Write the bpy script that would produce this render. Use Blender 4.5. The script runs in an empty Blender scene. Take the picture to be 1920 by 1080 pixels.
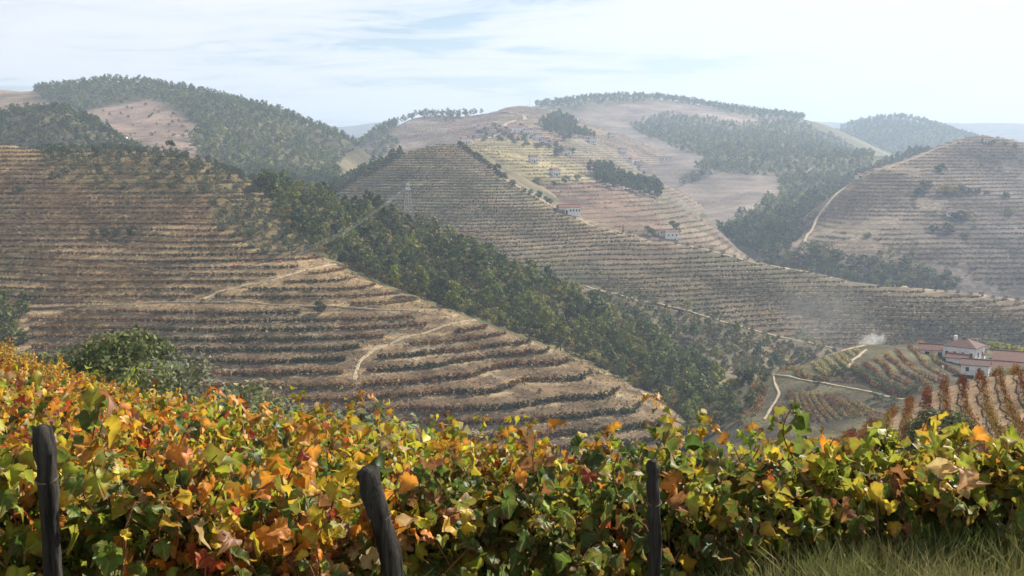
import bpy, math
import numpy as np
from mathutils import Vector

rng = np.random.default_rng(7)
R = math.radians
sc = bpy.context.scene
COL = sc.collection

# ------------------------------------------------------------------ camera
FPX = 2059.0                       # focal length in photo pixels (photo 1920 wide)
PITCH = math.atan(240.0 / FPX)     # eye level lies 240 photo pixels above the middle
cam_d = bpy.data.cameras.new('camera')
cam_d.sensor_width = 36.0
cam_d.lens = 36.0 * FPX / 1920.0
cam_d.clip_start = 0.1
cam_d.clip_end = 40000
cam = bpy.data.objects.new('camera', cam_d)
cam.rotation_euler = (math.pi / 2 - PITCH, 0, 0)
COL.objects.link(cam)
sc.camera = cam

# ------------------------------------------------------------------ sun, sky, exposure
SUN_AZ, SUN_EL = R(50), R(40)      # azimuth to the right of the view direction
world = bpy.data.worlds.new('World')
sc.world = world
world.use_nodes = True
wt = world.node_tree
wn, wl = wt.nodes, wt.links
sky = wn.new('ShaderNodeTexSky')
sky.sky_type = 'NISHITA'
sky.sun_disc = False
sky.sun_elevation = SUN_EL
sky.sun_rotation = SUN_AZ
sky.air_density = 1.0
sky.dust_density = 0.5
sky.ozone_density = 2.0
bg = wn['Background']
bg.inputs[1].default_value = 0.05
# thin streaky cirrus: noise on the view direction projected to a high flat layer
tc = wn.new('ShaderNodeTexCoord')
sep = wn.new('ShaderNodeSeparateXYZ'); wl.new(tc.outputs['Generated'], sep.inputs[0])
zz = wn.new('ShaderNodeMath'); zz.operation = 'MAXIMUM'; wl.new(sep.outputs['Z'], zz.inputs[0]); zz.inputs[1].default_value = 0.0
za = wn.new('ShaderNodeMath'); za.operation = 'ADD'; wl.new(zz.outputs[0], za.inputs[0]); za.inputs[1].default_value = 0.085
dv = wn.new('ShaderNodeVectorMath'); dv.operation = 'DIVIDE'; wl.new(tc.outputs['Generated'], dv.inputs[0])
cx = wn.new('ShaderNodeCombineXYZ')
for i in range(3): wl.new(za.outputs[0], cx.inputs[i])
wl.new(cx.outputs[0], dv.inputs[1])
mp = wn.new('ShaderNodeMapping'); wl.new(dv.outputs[0], mp.inputs[0])
mp.inputs['Rotation'].default_value = (0, 0, R(14)); mp.inputs['Scale'].default_value = (0.42, 0.66, 0.0)
mp.inputs['Location'].default_value = (1.7, 0.35, 0)
def wnoise(scale, detail, rough, dist, src):
    n = wn.new('ShaderNodeTexNoise'); n.inputs['Scale'].default_value = scale; n.inputs['Detail'].default_value = detail
    n.inputs['Roughness'].default_value = rough; n.inputs['Distortion'].default_value = dist
    wl.new(src, n.inputs['Vector']); return n
n1 = wnoise(0.9, 9, 0.55, 0.7, mp.outputs[0])
n2 = wnoise(3.4, 7, 0.62, 1.5, mp.outputs[0])
mx = wn.new('ShaderNodeMath'); mx.operation = 'MULTIPLY_ADD'; wl.new(n2.outputs[0], mx.inputs[0]); mx.inputs[1].default_value = 0.45
wl.new(n1.outputs[0], mx.inputs[2])
rp = wn.new('ShaderNodeMapRange'); wl.new(mx.outputs[0], rp.inputs[0])
rp.inputs['From Min'].default_value = 0.62; rp.inputs['From Max'].default_value = 0.86
rp.inputs['To Min'].default_value = 0.02; rp.inputs['To Max'].default_value = 0.8
td = wn.new('ShaderNodeMath'); td.operation = 'DIVIDE'; wl.new(rp.outputs[0], td.inputs[0]); wl.new(za.outputs[0], td.inputs[1])   # longer path near the horizon
ng = wn.new('ShaderNodeMath'); ng.operation = 'MULTIPLY'; wl.new(td.outputs[0], ng.inputs[0]); ng.inputs[1].default_value = -1.0
ex = wn.new('ShaderNodeMath'); ex.operation = 'EXPONENT'; wl.new(ng.outputs[0], ex.inputs[0])
cm = wn.new('ShaderNodeMix'); cm.data_type = 'RGBA'
wl.new(ex.outputs[0], cm.inputs['Factor']); wl.new(sky.outputs[0], cm.inputs['B'])
cm.inputs['A'].default_value = (8.8, 8.9, 9.0, 1)
wl.new(cm.outputs['Result'], bg.inputs[0])

sun_d = bpy.data.lights.new('sun', 'SUN')
sun_d.energy = 5.0
sun_d.angle = R(0.55)
sun_d.color = (1.0, 0.93, 0.82)
sun = bpy.data.objects.new('sun', sun_d)
d = Vector((math.sin(SUN_AZ) * math.cos(SUN_EL), math.cos(SUN_AZ) * math.cos(SUN_EL), math.sin(SUN_EL)))
sun.rotation_euler = d.to_track_quat('Z', 'Y').to_euler()
COL.objects.link(sun)

vs = sc.view_settings
vs.view_transform = 'Standard'; vs.look = 'None'; vs.exposure = 1.22; vs.gamma = 1.0; vs.use_curve_mapping = False
sc.render.engine = 'CYCLES'
cy = sc.cycles
cy.max_bounces = 6; cy.diffuse_bounces = 3; cy.glossy_bounces = 2; cy.transmission_bounces = 4
cy.transparent_max_bounces = 6; cy.volume_bounces = 1
cy.use_denoising = True
cy.use_adaptive_sampling = True
cy.adaptive_threshold = 0.02

# ------------------------------------------------------------------ projection helpers
CP, SP = math.cos(PITCH), math.sin(PITCH)
def P(px, py, D):
    """world point on the photo ray (px, py) at depth Y = D"""
    xc, yc = (px - 960) / FPX, (540 - py) / FPX
    dy = CP + yc * SP
    return (xc * D / dy, D, (-SP + yc * CP) * D / dy)
def proj(X, Y, Z):
    w = CP * Y - SP * Z
    return 960 + FPX * X / w, 540 - FPX * (SP * Y + CP * Z) / w
def in_poly(px, py, poly):
    px = np.asarray(px); py = np.asarray(py)
    c = np.zeros(px.shape, bool)
    n = len(poly)
    for i in range(n):
        x1, y1 = poly[i]; x2, y2 = poly[i - 1]
        if y1 == y2: continue
        k = (y1 > py) != (y2 > py)
        c ^= k & (px < (x2 - x1) * (py - y1) / (y2 - y1) + x1)
    return c

# ------------------------------------------------------------------ numpy noise
def _hash(ix, iy, seed):
    h = (ix.astype(np.int64) * 374761393 + iy.astype(np.int64) * 668265263 + seed * 1442695041) & 0x7fffffff
    h = ((h ^ (h >> 13)) * 1274126177) & 0x7fffffff
    return ((h ^ (h >> 16)) & 0xffff) / 65535.0
def vnoise(x, y, seed=0):
    x = np.asarray(x, float); y = np.asarray(y, float)
    ix, iy = np.floor(x), np.floor(y)
    fx, fy = x - ix, y - iy
    fx = fx * fx * fx * (fx * (fx * 6 - 15) + 10); fy = fy * fy * fy * (fy * (fy * 6 - 15) + 10)
    a = _hash(ix, iy, seed); b = _hash(ix + 1, iy, seed); c = _hash(ix, iy + 1, seed); e = _hash(ix + 1, iy + 1, seed)
    return (a * (1 - fx) + b * fx) * (1 - fy) + (c * (1 - fx) + e * fx) * fy - 0.5
def fbm(x, y, seed=0, octv=4, gain=0.5):
    s = 0; a = 1.0
    for o in range(octv):
        s = s + a * vnoise(x * 2 ** o + 17.3 * o, y * 2 ** o - 9.1 * o, seed + o); a *= gain
    return s

# ------------------------------------------------------------------ mesh and object helpers
def mk_mesh(name, V, F, mat=None, col=None, smooth=False, uv=None):
    V = np.asarray(V, np.float32).reshape(-1, 3); F = np.asarray(F, np.int32)
    me = bpy.data.meshes.new(name)
    n, k = F.shape
    me.vertices.add(len(V)); me.vertices.foreach_set('co', V.ravel())
    me.loops.add(n * k); me.loops.foreach_set('vertex_index', F.ravel())
    me.polygons.add(n)
    me.polygons.foreach_set('loop_start', np.arange(0, n * k, k, dtype=np.int32))
    me.polygons.foreach_set('use_smooth', np.full(n, bool(smooth)))
    if col is not None:
        a = me.color_attributes.new('col', 'FLOAT_COLOR', 'POINT')
        c = np.ones((len(V), 4), np.float32); c[:, :3] = np.asarray(col, np.float32)[:, :3]
        a.data.foreach_set('color', c.ravel())
    if uv is not None:
        u = me.uv_layers.new(name='UVMap')
        u.data.foreach_set('uv', np.asarray(uv, np.float32)[F.ravel()].ravel())
    if mat is not None: me.materials.append(mat)
    me.update(calc_edges=True)
    return me
def link(name, data, parent=None, loc=None, rotz=None, scale=None, color=None, rot=None):
    o = bpy.data.objects.new(name, data)
    if parent is not None: o.parent = parent
    if loc is not None: o.location = loc
    if rotz is not None: o.rotation_euler = (0, 0, rotz)
    if rot is not None: o.rotation_euler = rot
    if scale is not None: o.scale = (scale,) * 3 if np.isscalar(scale) else scale
    if color is not None: o.color = (*color[:3], 1.0)
    COL.objects.link(o)
    return o
def tag(o, label=None, cat=None, group=None, kind=None):
    if label: o['label'] = label
    if cat: o['category'] = cat
    if group: o['group'] = group
    if kind: o['kind'] = kind
    return o

# ------------------------------------------------------------------ materials
def new_mat(name):
    m = bpy.data.materials.new(name); m.use_nodes = True
    t = m.node_tree; b = t.nodes['Principled BSDF']
    b.inputs['Specular IOR Level'].default_value = 0.2
    return m, t.nodes, t.links, b
def node(N, typ, **kw):
    n = N.new(typ)
    for k, v in kw.items():
        if k.startswith('i_'): n.inputs[k[2:].replace('_', ' ')].default_value = v
        else: setattr(n, k, v)
    return n
def terrain_mat(name, fine, coarse, bump, amp=0.55, speck=0.0):
    """soil and dry grass: the field colour stored on the mesh, broken up by noise, with fine relief"""
    m, N, L, b = new_mat(name)
    b.inputs['Roughness'].default_value = 0.95; b.inputs['Specular IOR Level'].default_value = 0.05
    at = node(N, 'ShaderNodeAttribute', attribute_name='col')
    tcn = N.new('ShaderNodeTexCoord')
    a = node(N, 'ShaderNodeTexNoise', i_Scale=fine, i_Detail=6.0, i_Roughness=0.7); L.new(tcn.outputs['Object'], a.inputs['Vector'])
    c = node(N, 'ShaderNodeTexNoise', i_Scale=coarse, i_Detail=5.0, i_Roughness=0.6); L.new(tcn.outputs['Object'], c.inputs['Vector'])
    mul = node(N, 'ShaderNodeMath', operation='MULTIPLY'); L.new(a.outputs[0], mul.inputs[0]); L.new(c.outputs[0], mul.inputs[1])
    mr = node(N, 'ShaderNodeMapRange'); L.new(mul.outputs[0], mr.inputs[0])
    mr.inputs['From Min'].default_value = 0.13; mr.inputs['From Max'].default_value = 0.38
    mr.inputs['To Min'].default_value = 1 - amp; mr.inputs['To Max'].default_value = 1 + amp
    vm = node(N, 'ShaderNodeVectorMath', operation='SCALE'); L.new(at.outputs['Color'], vm.inputs[0]); L.new(mr.outputs[0], vm.inputs['Scale'])
    L.new(vm.outputs[0], b.inputs['Base Color'])
    bp = node(N, 'ShaderNodeBump', i_Strength=0.9, i_Distance=bump); L.new(a.outputs[0], bp.inputs['Height'])
    L.new(bp.outputs[0], b.inputs['Normal'])
    return m
M_NEAR = terrain_mat('soil_near', 9.0, 0.7, 0.05)
M_C = terrain_mat('soil_terraces', 1.3, 0.10, 0.9, 0.7)
M_MID = terrain_mat('soil_middle', 0.8, 0.05, 0.8, 0.5)
M_FAR = terrain_mat('soil_far', 0.4, 0.02, 1.5, 0.6)

# ------------------------------------------------------------------ hills
class Hill:
    """a smooth height surface through measured points of the land (thin plate spline)"""
    def __init__(self, pts, raw=(), smooth=0.0, noise=(0, 1, 0)):
        W = [P(*p) for p in pts] + [tuple(r) for r in raw]
        W = np.array(W, float)
        self.c = W[:, :2].mean(0); self.s = np.ptp(W[:, :2], axis=0).max()
        self.q = (W[:, :2] - self.c) / self.s
        n = len(W)
        K = self._k(self.q, self.q) + np.eye(n) * smooth
        Pm = np.hstack([np.ones((n, 1)), self.q])
        A = np.zeros((n + 3, n + 3)); A[:n, :n] = K; A[:n, n:] = Pm; A[n:, :n] = Pm.T
        self.w = np.linalg.solve(A, np.concatenate([W[:, 2], np.zeros(3)]))
        self.noise = noise
    @staticmethod
    def _k(a, b):
        r2 = ((a[:, None, :] - b[None, :, :]) ** 2).sum(2)
        return 0.5 * r2 * np.log(r2 + 1e-12)
    def base(self, X, Y):
        sh = np.shape(X)
        q = (np.stack([np.ravel(X), np.ravel(Y)], 1) - self.c) / self.s
        out = np.empty(len(q)); n = len(self.q)
        for i in range(0, len(q), 40000):
            p = q[i:i + 40000]
            out[i:i + 40000] = self._k(p, self.q) @ self.w[:n] + self.w[n] + p @ self.w[n + 1:]
        return out.reshape(sh)
    def smooth(self, X, Y):
        amp, wl_, seed = self.noise
        z = self.base(X, Y)
        if amp: z = z + amp * fbm(np.asarray(X) / wl_, np.asarray(Y) / wl_, seed, 4)
        return z
    levels = None; mask = None; tread = 0.6
    def phase(self, z):
        i = np.clip(np.searchsorted(self.levels, z) - 1, 0, len(self.levels) - 2)
        lo, hi = self.levels[i], self.levels[i + 1]
        return i, np.clip((z - lo) / (hi - lo), 0, 1), lo, hi
    def height(self, X, Y, z=None):
        if z is None: z = self.smooth(X, Y)
        if self.levels is None: return z
        i, t, lo, hi = self.phase(z)
        a = self.tread
        S = np.where(t < a, 0.08 * t / a, 0.08 + 0.92 * (t - a) / (1 - a))
        zt = lo + (hi - lo) * S
        m = np.ones(np.shape(z)) if self.mask is None else self.mask(X, Y, z)
        return z + (zt - z) * m
def fan(a0, a1, na, ys):
    A, Y = np.meshgrid(np.linspace(a0, a1, na), ys)
    return A * Y, Y
def grid_faces(nr, nc):
    i = np.arange(nr * nc).reshape(nr, nc)
    return np.stack([i[:-1, :-1].ravel(), i[:-1, 1:].ravel(), i[1:, 1:].ravel(), i[1:, :-1].ravel()], 1)
def ax(px): return (px - 960) / FPX
def hill_mesh(name, hill, X, Y, mat, colfn, smooth=True):
    zs = hill.smooth(X, Y); Z = hill.height(X, Y, zs)
    px, py = proj(X, Y, Z)
    c = colfn(X, Y, Z, zs, px, py)
    nr, nc = X.shape
    me = mk_mesh(name, np.stack([X, Y, Z], 2), grid_faces(nr, nc), mat, c.reshape(-1, 3), smooth)
    o = link(name, me); tag(o, kind='structure')
    return o
def mixc(a, b, t):
    t = np.clip(t, 0, 1)[..., None]
    return np.asarray(a, float) * (1 - t) + np.asarray(b, float) * t
def flat(c, X): return np.broadcast_to(np.asarray(c, float), X.shape + (3,)).copy()
def sstep(a, b, x):
    t = np.clip((x - a) / (b - a), 0, 1); return t * t * (3 - 2 * t)

# --- the camera's own vineyard slope and the red vineyard shoulder at the right
def Q(px, D, z): return (ax(px) * D, D, z)
FG = Hill([],
          [Q(100, 2, -1.75), Q(960, 2, -1.75), Q(1800, 2, -1.75), Q(0, 4, -1.86), Q(960, 4.5, -1.9), Q(1500, 5.3, -1.93), Q(1900, 5.8, -1.98), Q(2300, 6, -2.0), Q(-400, 4, -1.8),
           Q(100, 6, -2.3), Q(100, 8, -2.8), Q(100, 12, -3.6), Q(100, 20, -5.2), Q(100, 30, -7.5), Q(60, 60, -12.7), Q(-150, 60, -11.2), Q(-400, 60, -7), Q(-400, 30, -4.5),
           Q(600, 6, -2.35), Q(600, 10, -3.4), Q(600, 16, -5.0), Q(600, 25, -7.1), Q(300, 40, -10.3), Q(1000, 6, -2.2),
           Q(1000, 8, -2.95), Q(1000, 14, -4.6), Q(1500, 8, -2.95), Q(1500, 14, -5.2), Q(1900, 9, -3.3), Q(1900, 16, -6.0), Q(2300, 16, -6.0),
           Q(100, 85, -20), Q(-400, 90, -17), Q(300, 60, -16), Q(600, 45, -14.5), Q(1000, 30, -11), Q(1500, 30, -11.5), Q(1900, 30, -12), Q(2300, 30, -12),
           Q(600, 90, -34), Q(1000, 60, -25), Q(1500, 60, -26), Q(2200, 60, -27)], smooth=1e-6, noise=(0.12, 4.0, 3))
B_ = Hill([(2250, 700, 102), (1920, 727, 95), (1800, 734, 92), (1720, 748, 88), (1660, 788, 82), (1600, 820, 78), (1500, 862, 72), (1400, 910, 66), (1900, 835, 58), (1700, 842, 58), (1600, 862, 57), (2250, 840, 54), (1850, 775, 74)],
          [Q(1500, 84, -25), Q(1600, 88, -24), Q(1700, 97, -23.2), Q(1920, 105, -23.5), Q(2250, 112, -23.5), Q(1500, 110, -34), Q(1700, 118, -31), Q(1920, 125, -31), Q(2250, 130, -31),
           Q(1380, 84, -27), Q(1600, 43, -14.2), Q(1900, 42, -13.4), Q(2250, 40, -13.2), Q(1400, 44, -17), Q(1300, 60, -22), Q(1300, 45, -19), Q(1300, 28, -16.5), Q(1600, 28, -16), Q(1900, 28, -16), Q(2250, 28, -16)], smooth=1e-4, noise=(0.25, 7.0, 3))
# --- the big terraced hill at the left with the wooded spur behind it
C = Hill([(-300, 258, 540), (0, 270, 520), (100, 279, 510), (320, 290, 500), (420, 316, 490), (500, 352, 475),
          (-200, 430, 404), (200, 430, 404), (440, 420, 408), (540, 432, 415), (-200, 575, 338), (0, 575, 338), (330, 568, 340), (600, 575, 337), (630, 497, 388), (780, 562, 357),
          (890, 602, 346), (1000, 643, 338), (1100, 682, 328), (1200, 732, 310), (1290, 795, 286), (0, 700, 297), (300, 700, 297), (600, 743, 283), (760, 720, 292), (967, 697, 314),
          (733, 770, 277), (853, 757, 284), (967, 753, 288), (1100, 740, 296), (700, 830, 262), (1000, 830, 266), (1330, 850, 272), (700, 1000, 222), (1300, 960, 246), (0, 900, 235),
          (620, 385, 470), (720, 415, 462), (800, 445, 452), (870, 480, 446), (930, 510, 440), (1030, 550, 432), (1110, 595, 424), (1200, 650, 414), (1260, 690, 404), (1330, 740, 390),
          (700, 470, 430), (800, 520, 405), (950, 590, 385), (1100, 640, 385), (1250, 730, 350)],
         [Q(700, 400, -43), Q(830, 378, -51), Q(1000, 358, -60), Q(1120, 348, -66.5), Q(1230, 330, -72.5), Q(1330, 305, -76),
          Q(0, 570, -4), Q(320, 550, -6), Q(480, 530, -20), Q(620, 530, -36), Q(800, 510, -46), Q(1000, 490, -66), Q(1200, 470, -80), Q(1400, 420, -88), Q(1450, 350, -84),
          Q(0, 660, -40), Q(500, 640, -60), Q(900, 600, -80), Q(1420, 280, -80)], smooth=2e-5, noise=(2.4, 46.0, 11))
# --- knoll with the farm in the valley
D_ = Hill([(1445, 704, 315), (1400, 790, 275), (1480, 790, 270), (1600, 770, 270), (1700, 748, 275), (1620, 646, 345), (1550, 669, 335), (1500, 687, 328),
           (1700, 692, 300), (1760, 662, 335), (1840, 708, 305), (1920, 692, 305), (1920, 655, 355), (1860, 668, 340), (1920, 745, 255), (2100, 690, 305), (1400, 900, 232), (1600, 900, 220), (2000, 900, 210)],
          [Q(1330, 320, -73), Q(1350, 280, -71), Q(1300, 250, -76), Q(1620, 385, -68), Q(1450, 362, -75), Q(1820, 410, -72), Q(2000, 400, -70), Q(1500, 430, -88), Q(1700, 450, -90), Q(1950, 460, -90), Q(1250, 300, -82)],
          noise=(0.8, 25.0, 23))
# --- middle ridge with fine terraces
E_ = Hill([(2150, 600, 540), (1920, 562, 550), (1800, 549, 560), (1700, 537, 570), (1500, 507, 590), (1400, 487, 610), (1300, 462, 640), (1170, 437, 670), (1085, 407, 700), (1010, 372, 735), (950, 337, 765), (900, 302, 790), (858, 270, 810),
           (800, 277, 808), (750, 292, 800), (680, 322, 785), (600, 360, 770), (500, 400, 760),
           (2150, 660, 500), (1920, 650, 498), (1700, 655, 495), (1570, 655, 498), (1400, 612, 515), (1250, 578, 525), (1120, 543, 545), (1000, 510, 560), (900, 485, 577), (800, 460, 600), (700, 420, 645), (600, 410, 680),
           (1250, 650, 482), (1400, 690, 465), (1100, 640, 480), (900, 380, 680), (1100, 470, 615), (850, 340, 725)],
          [Q(1920, 600, -82), Q(1700, 620, -80), Q(1500, 650, -74), Q(1300, 700, -66), Q(1170, 730, -60), Q(1085, 750, -50), Q(1000, 790, -24), Q(880, 860, 2), Q(700, 850, -20), Q(560, 820, -45),
           Q(1700, 430, -94), Q(1500, 420, -95), Q(1200, 420, -93), Q(900, 450, -88), Q(600, 550, -75), Q(2100, 430, -94), Q(1900, 680, -100), Q(1400, 780, -90)],
          smooth=1e-5, noise=(3.6, 70.0, 31))
# --- central mountain with the village
F_ = Hill([(870, 264, 960), (900, 272, 1040), (960, 292, 980), (1000, 312, 930), (1050, 352, 870), (1100, 397, 800), (1170, 425, 775), (1250, 442, 765), (1340, 446, 795), (1340, 425, 850), (1250, 402, 855), (1200, 372, 900),
           (1150, 347, 960), (1100, 312, 1080), (1060, 282, 1200), (960, 252, 1300), (1110, 270, 1350), (1200, 330, 1080), (1260, 372, 960), (1150, 300, 1190), (970, 197, 1750), (1020, 207, 1720), (930, 208, 1760), (900, 222, 1750),
           (1060, 224, 1650), (850, 232, 1620), (780, 218, 1700), (1000, 226, 1520), (720, 243, 1600), (640, 292, 1450), (590, 315, 1400), (760, 272, 1350), (700, 295, 1300), (850, 252, 1380), (640, 330, 1250), (760, 300, 1200)],
          [Q(970, 1950, 50), Q(780, 1900, 30), Q(640, 1700, -40), Q(1150, 1800, 35), Q(1250, 1250, -38), Q(1330, 1000, -62), Q(1400, 850, -75), Q(560, 1500, -40), Q(1000, 700, -60), Q(1200, 680, -75), Q(700, 1000, -30), Q(560, 1100, -60), Q(1350, 1500, -20)],
          noise=(6.0, 150.0, 43))
# --- wooded range behind
G_ = Hill([(980, 204, 2150), (1040, 196, 2200), (1150, 190, 2250), (1240, 188, 2250), (1330, 200, 2250), (1400, 215, 2250), (1500, 226, 2250), (1460, 240, 1950), (1560, 278, 1700), (1640, 312, 1500), (1100, 236, 1950), (1200, 250, 1800), (1300, 248, 1850),
           (1400, 252, 1850), (1200, 290, 1500), (1300, 322, 1300), (1400, 302, 1400), (1500, 322, 1350), (1600, 340, 1250), (1300, 372, 1150), (1400, 352, 1150), (1400, 412, 1000), (1350, 437, 930), (1500, 402, 980), (1450, 442, 900),
           (1550, 384, 1000), (1650, 326, 1200), (1740, 292, 1350), (1500, 470, 850), (1250, 372, 1180)],
          [Q(1000, 2500, 60), Q(1240, 2600, 60), Q(1500, 2500, 20), Q(1700, 1900, -30), Q(1800, 1500, -40), Q(1700, 1100, -50), Q(1600, 830, -75), Q(1400, 820, -80), Q(1150, 1400, -10)],
          noise=(9.0, 190.0, 53))
# --- right-hand hill with fine terraces
H_ = Hill([(2100, 300, 1080), (1920, 277, 1080), (1860, 264, 1080), (1810, 261, 1060), (1750, 277, 1030), (1690, 302, 985), (1610, 332, 940), (1550, 382, 885), (1510, 442, 815), (1490, 492, 755), (1500, 545, 700), (1600, 545, 700), (1750, 552, 690), (1920, 567, 680), (2150, 585, 680),
           (1700, 400, 830), (1850, 400, 835), (1850, 330, 940), (1650, 470, 750), (1950, 470, 755)],
          [Q(1810, 1150, 5), Q(1920, 1200, 0), Q(1690, 1080, -25), Q(1590, 1020, -40), Q(1510, 950, -55), Q(1460, 850, -72), Q(1440, 720, -88), Q(1700, 600, -98), Q(2100, 600, -98), Q(1650, 1250, -60), Q(1900, 1400, -50)],
          noise=(4.0, 90.0, 61))
J_ = Hill([(1540, 262, 2700), (1590, 240, 2700), (1640, 225, 2700), (1690, 221, 2700), (1740, 231, 2700), (1800, 252, 2650), (1860, 270, 2600), (1600, 300, 2200), (1700, 290, 2250), (1800, 300, 2200)],
          [Q(1640, 3100, 30), Q(1800, 3100, 10), Q(1600, 1800, -70), Q(1850, 1800, -70), Q(1450, 2700, -20), Q(1950, 2700, -20)], noise=(10, 200, 71))
K_ = Hill([(-600, 245, 5000), (300, 250, 5000), (560, 246, 5000), (640, 238, 5000), (700, 237, 5000), (800, 242, 5000), (1100, 240, 5000), (1400, 234, 5000), (1500, 229, 5000), (1580, 227, 5000), (1700, 236, 4800), (1780, 230, 4700), (1860, 234, 4700), (1920, 233, 4700), (2100, 240, 4700), (2500, 250, 4800)],
          [Q(-600, 3600, -90), Q(500, 3600, -90), Q(1000, 3600, -90), Q(1500, 3600, -90), Q(2000, 3600, -90), Q(2500, 3600, -90), Q(-600, 6500, -60), Q(1000, 6500, -60), Q(2500, 6500, -60)], noise=(40, 500, 83))
L_ = Hill([(-300, 172, 1400), (0, 167, 1400), (80, 164, 1400), (180, 158, 1400), (280, 158, 1380), (400, 178, 1350), (500, 205, 1300), (600, 242, 1250), (660, 268, 1200), (0, 205, 1250), (270, 192, 1260), (200, 242, 1030), (400, 242, 1080), (500, 270, 1030),
           (600, 302, 1020), (400, 332, 870), (200, 302, 870), (0, 252, 1020), (600, 345, 900), (-300, 260, 1000), (330, 270, 960), (480, 330, 900)],
          [Q(0, 1700, 50), Q(280, 1700, 45), Q(500, 1650, 0), Q(680, 1500, -50), Q(760, 1150, -55), Q(0, 780, -40), Q(400, 760, -50), Q(650, 780, -60)], noise=(6.0, 120.0, 91))
MH = Hill([(-150, 245, 900), (0, 230, 900), (60, 216, 890), (110, 211, 880), (170, 230, 860), (230, 266, 830), (300, 305, 790), (0, 290, 780), (200, 315, 740), (-150, 300, 780)],
          [Q(110, 960, 20), Q(0, 980, 10), Q(250, 930, -10), Q(320, 860, -30), Q(0, 700, -25), Q(250, 690, -32)], noise=(3, 60, 97))

# terraces: cut levels, closer together towards the top of the left hill
lv = [-120.0]
while lv[-1] < 20: lv.append(lv[-1] + np.interp(lv[-1], [-70, -60, -52, -45, -20, 10], [2.15, 2.0, 1.85, 1.75, 1.75, 1.9]))
C.levels = np.array(lv); C.tread = 0.45
C_EDGE = [(470, 345), (500, 375), (540, 432), (585, 470), (632, 497), (700, 530), (780, 560), (890, 600), (1000, 640), (1100, 680), (1200, 730), (1270, 775), (1310, 830), (1340, 900), (1340, 1200), (-600, 1200), (-600, 200), (420, 200)]
def c_mask(X, Y, z):
    px, py = proj(X, Y, z)
    m = in_poly(px, py, C_EDGE) & (Y < 545)
    return m * np.clip(0.75 + 1.2 * fbm(X / 30, Y / 30, 5, 2), 0.35, 1)
C.mask = c_mask
E_.levels = np.arange(-120, 40, 1.65); E_.tread = 0.36
E_EDGE = [(640, 340), (700, 312), (750, 286), (860, 262), (905, 296), (955, 332), (1015, 368), (1090, 400), (1175, 430), (1300, 456), (1500, 500), (1700, 530), (1920, 556), (2200, 600), (2200, 670), (1570, 657), (1400, 614), (1120, 545), (1000, 600), (700, 560), (560, 420)]
def e_mask(X, Y, z):
    px, py = proj(X, Y, z)
    return in_poly(px, py, E_EDGE) & (Y < 830)
E_.mask = e_mask
F_.levels = np.arange(-120, 140, 2.7); F_.tread = 0.5
F_.mask = lambda X, Y, z: np.clip(0.6 + fbm(X / 90, Y / 90, 8, 2), 0.15, 1)
H_.levels = np.arange(-120, 60, 2.7); H_.tread = 0.5
H_.mask = lambda X, Y, z: np.clip(0.8 + fbm(X / 70, Y / 70, 9, 2), 0.3, 1)

# --- field colours (base colour of soil, banks, dry grass; what grows on them is built)
SOIL, BANK, DRY, GRASSY = (0.22, 0.15, 0.085), (0.17, 0.124, 0.072), (0.36, 0.26, 0.12), (0.13, 0.125, 0.05)
SCRUB = (0.085, 0.085, 0.04)
def col_fg(X, Y, Z, zs, px, py):
    n = fbm(X / 1.5, Y / 1.5, 2, 4)
    c = mixc((0.17, 0.13, 0.07), (0.12, 0.14, 0.045), 0.5 + 1.2 * n)
    far = sstep(36, 50, Y) * (px > 1200)
    return mixc(c, (0.19, 0.135, 0.085), far)
def col_c(X, Y, Z, zs, px, py):
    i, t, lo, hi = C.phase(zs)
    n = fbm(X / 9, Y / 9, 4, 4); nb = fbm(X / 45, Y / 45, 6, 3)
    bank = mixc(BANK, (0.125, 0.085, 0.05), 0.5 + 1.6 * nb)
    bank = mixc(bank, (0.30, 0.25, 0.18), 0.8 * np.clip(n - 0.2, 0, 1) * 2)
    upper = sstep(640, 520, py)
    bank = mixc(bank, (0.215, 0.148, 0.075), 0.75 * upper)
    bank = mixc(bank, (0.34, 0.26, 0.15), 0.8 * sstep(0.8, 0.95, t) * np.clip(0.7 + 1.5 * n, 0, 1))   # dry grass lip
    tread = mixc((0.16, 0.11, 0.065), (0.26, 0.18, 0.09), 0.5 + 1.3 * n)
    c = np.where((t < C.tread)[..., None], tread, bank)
    gr = in_poly(px, py, [(85, 272), (330, 275), (440, 308), (500, 345), (545, 432), (600, 480), (500, 480), (400, 420), (400, 375), (330, 364), (200, 354), (95, 342)])
    c = np.where(gr[..., None], c * np.array((0.62, 0.66, 0.6)), c)     # greyer, weedier ground of the olive grove
    wild = ~in_poly(px, py, C_EDGE)
    c = np.where(wild[..., None], mixc(SCRUB, (0.17, 0.14, 0.07), 0.35 + 1.2 * n), c)
    return c
def col_d(X, Y, Z, zs, px, py):
    n = fbm(X / 7, Y / 7, 12, 4)
    return mixc((0.078, 0.066, 0.046), (0.115, 0.105, 0.05), 0.4 + 1.4 * n)
def col_e(X, Y, Z, zs, px, py):
    i, t, lo, hi = E_.phase(zs)
    n = fbm(X / 14, Y / 14, 14, 4); nb = fbm(X / 80, Y / 80, 15, 3)
    bank = mixc((0.085, 0.078, 0.046), (0.125, 0.092, 0.06), 0.5 + 2 * nb)
    tread = mixc((0.27, 0.225, 0.14), (0.15, 0.12, 0.08), 0.5 + 1.6 * n)
    c = np.where((t < E_.tread)[..., None], tread, bank)
    wild = ~in_poly(px, py, E_EDGE)
    c = np.where(wild[..., None], mixc((0.10, 0.09, 0.05), (0.17, 0.13, 0.08), 0.4 + 1.3 * n), c)
    return c
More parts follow.
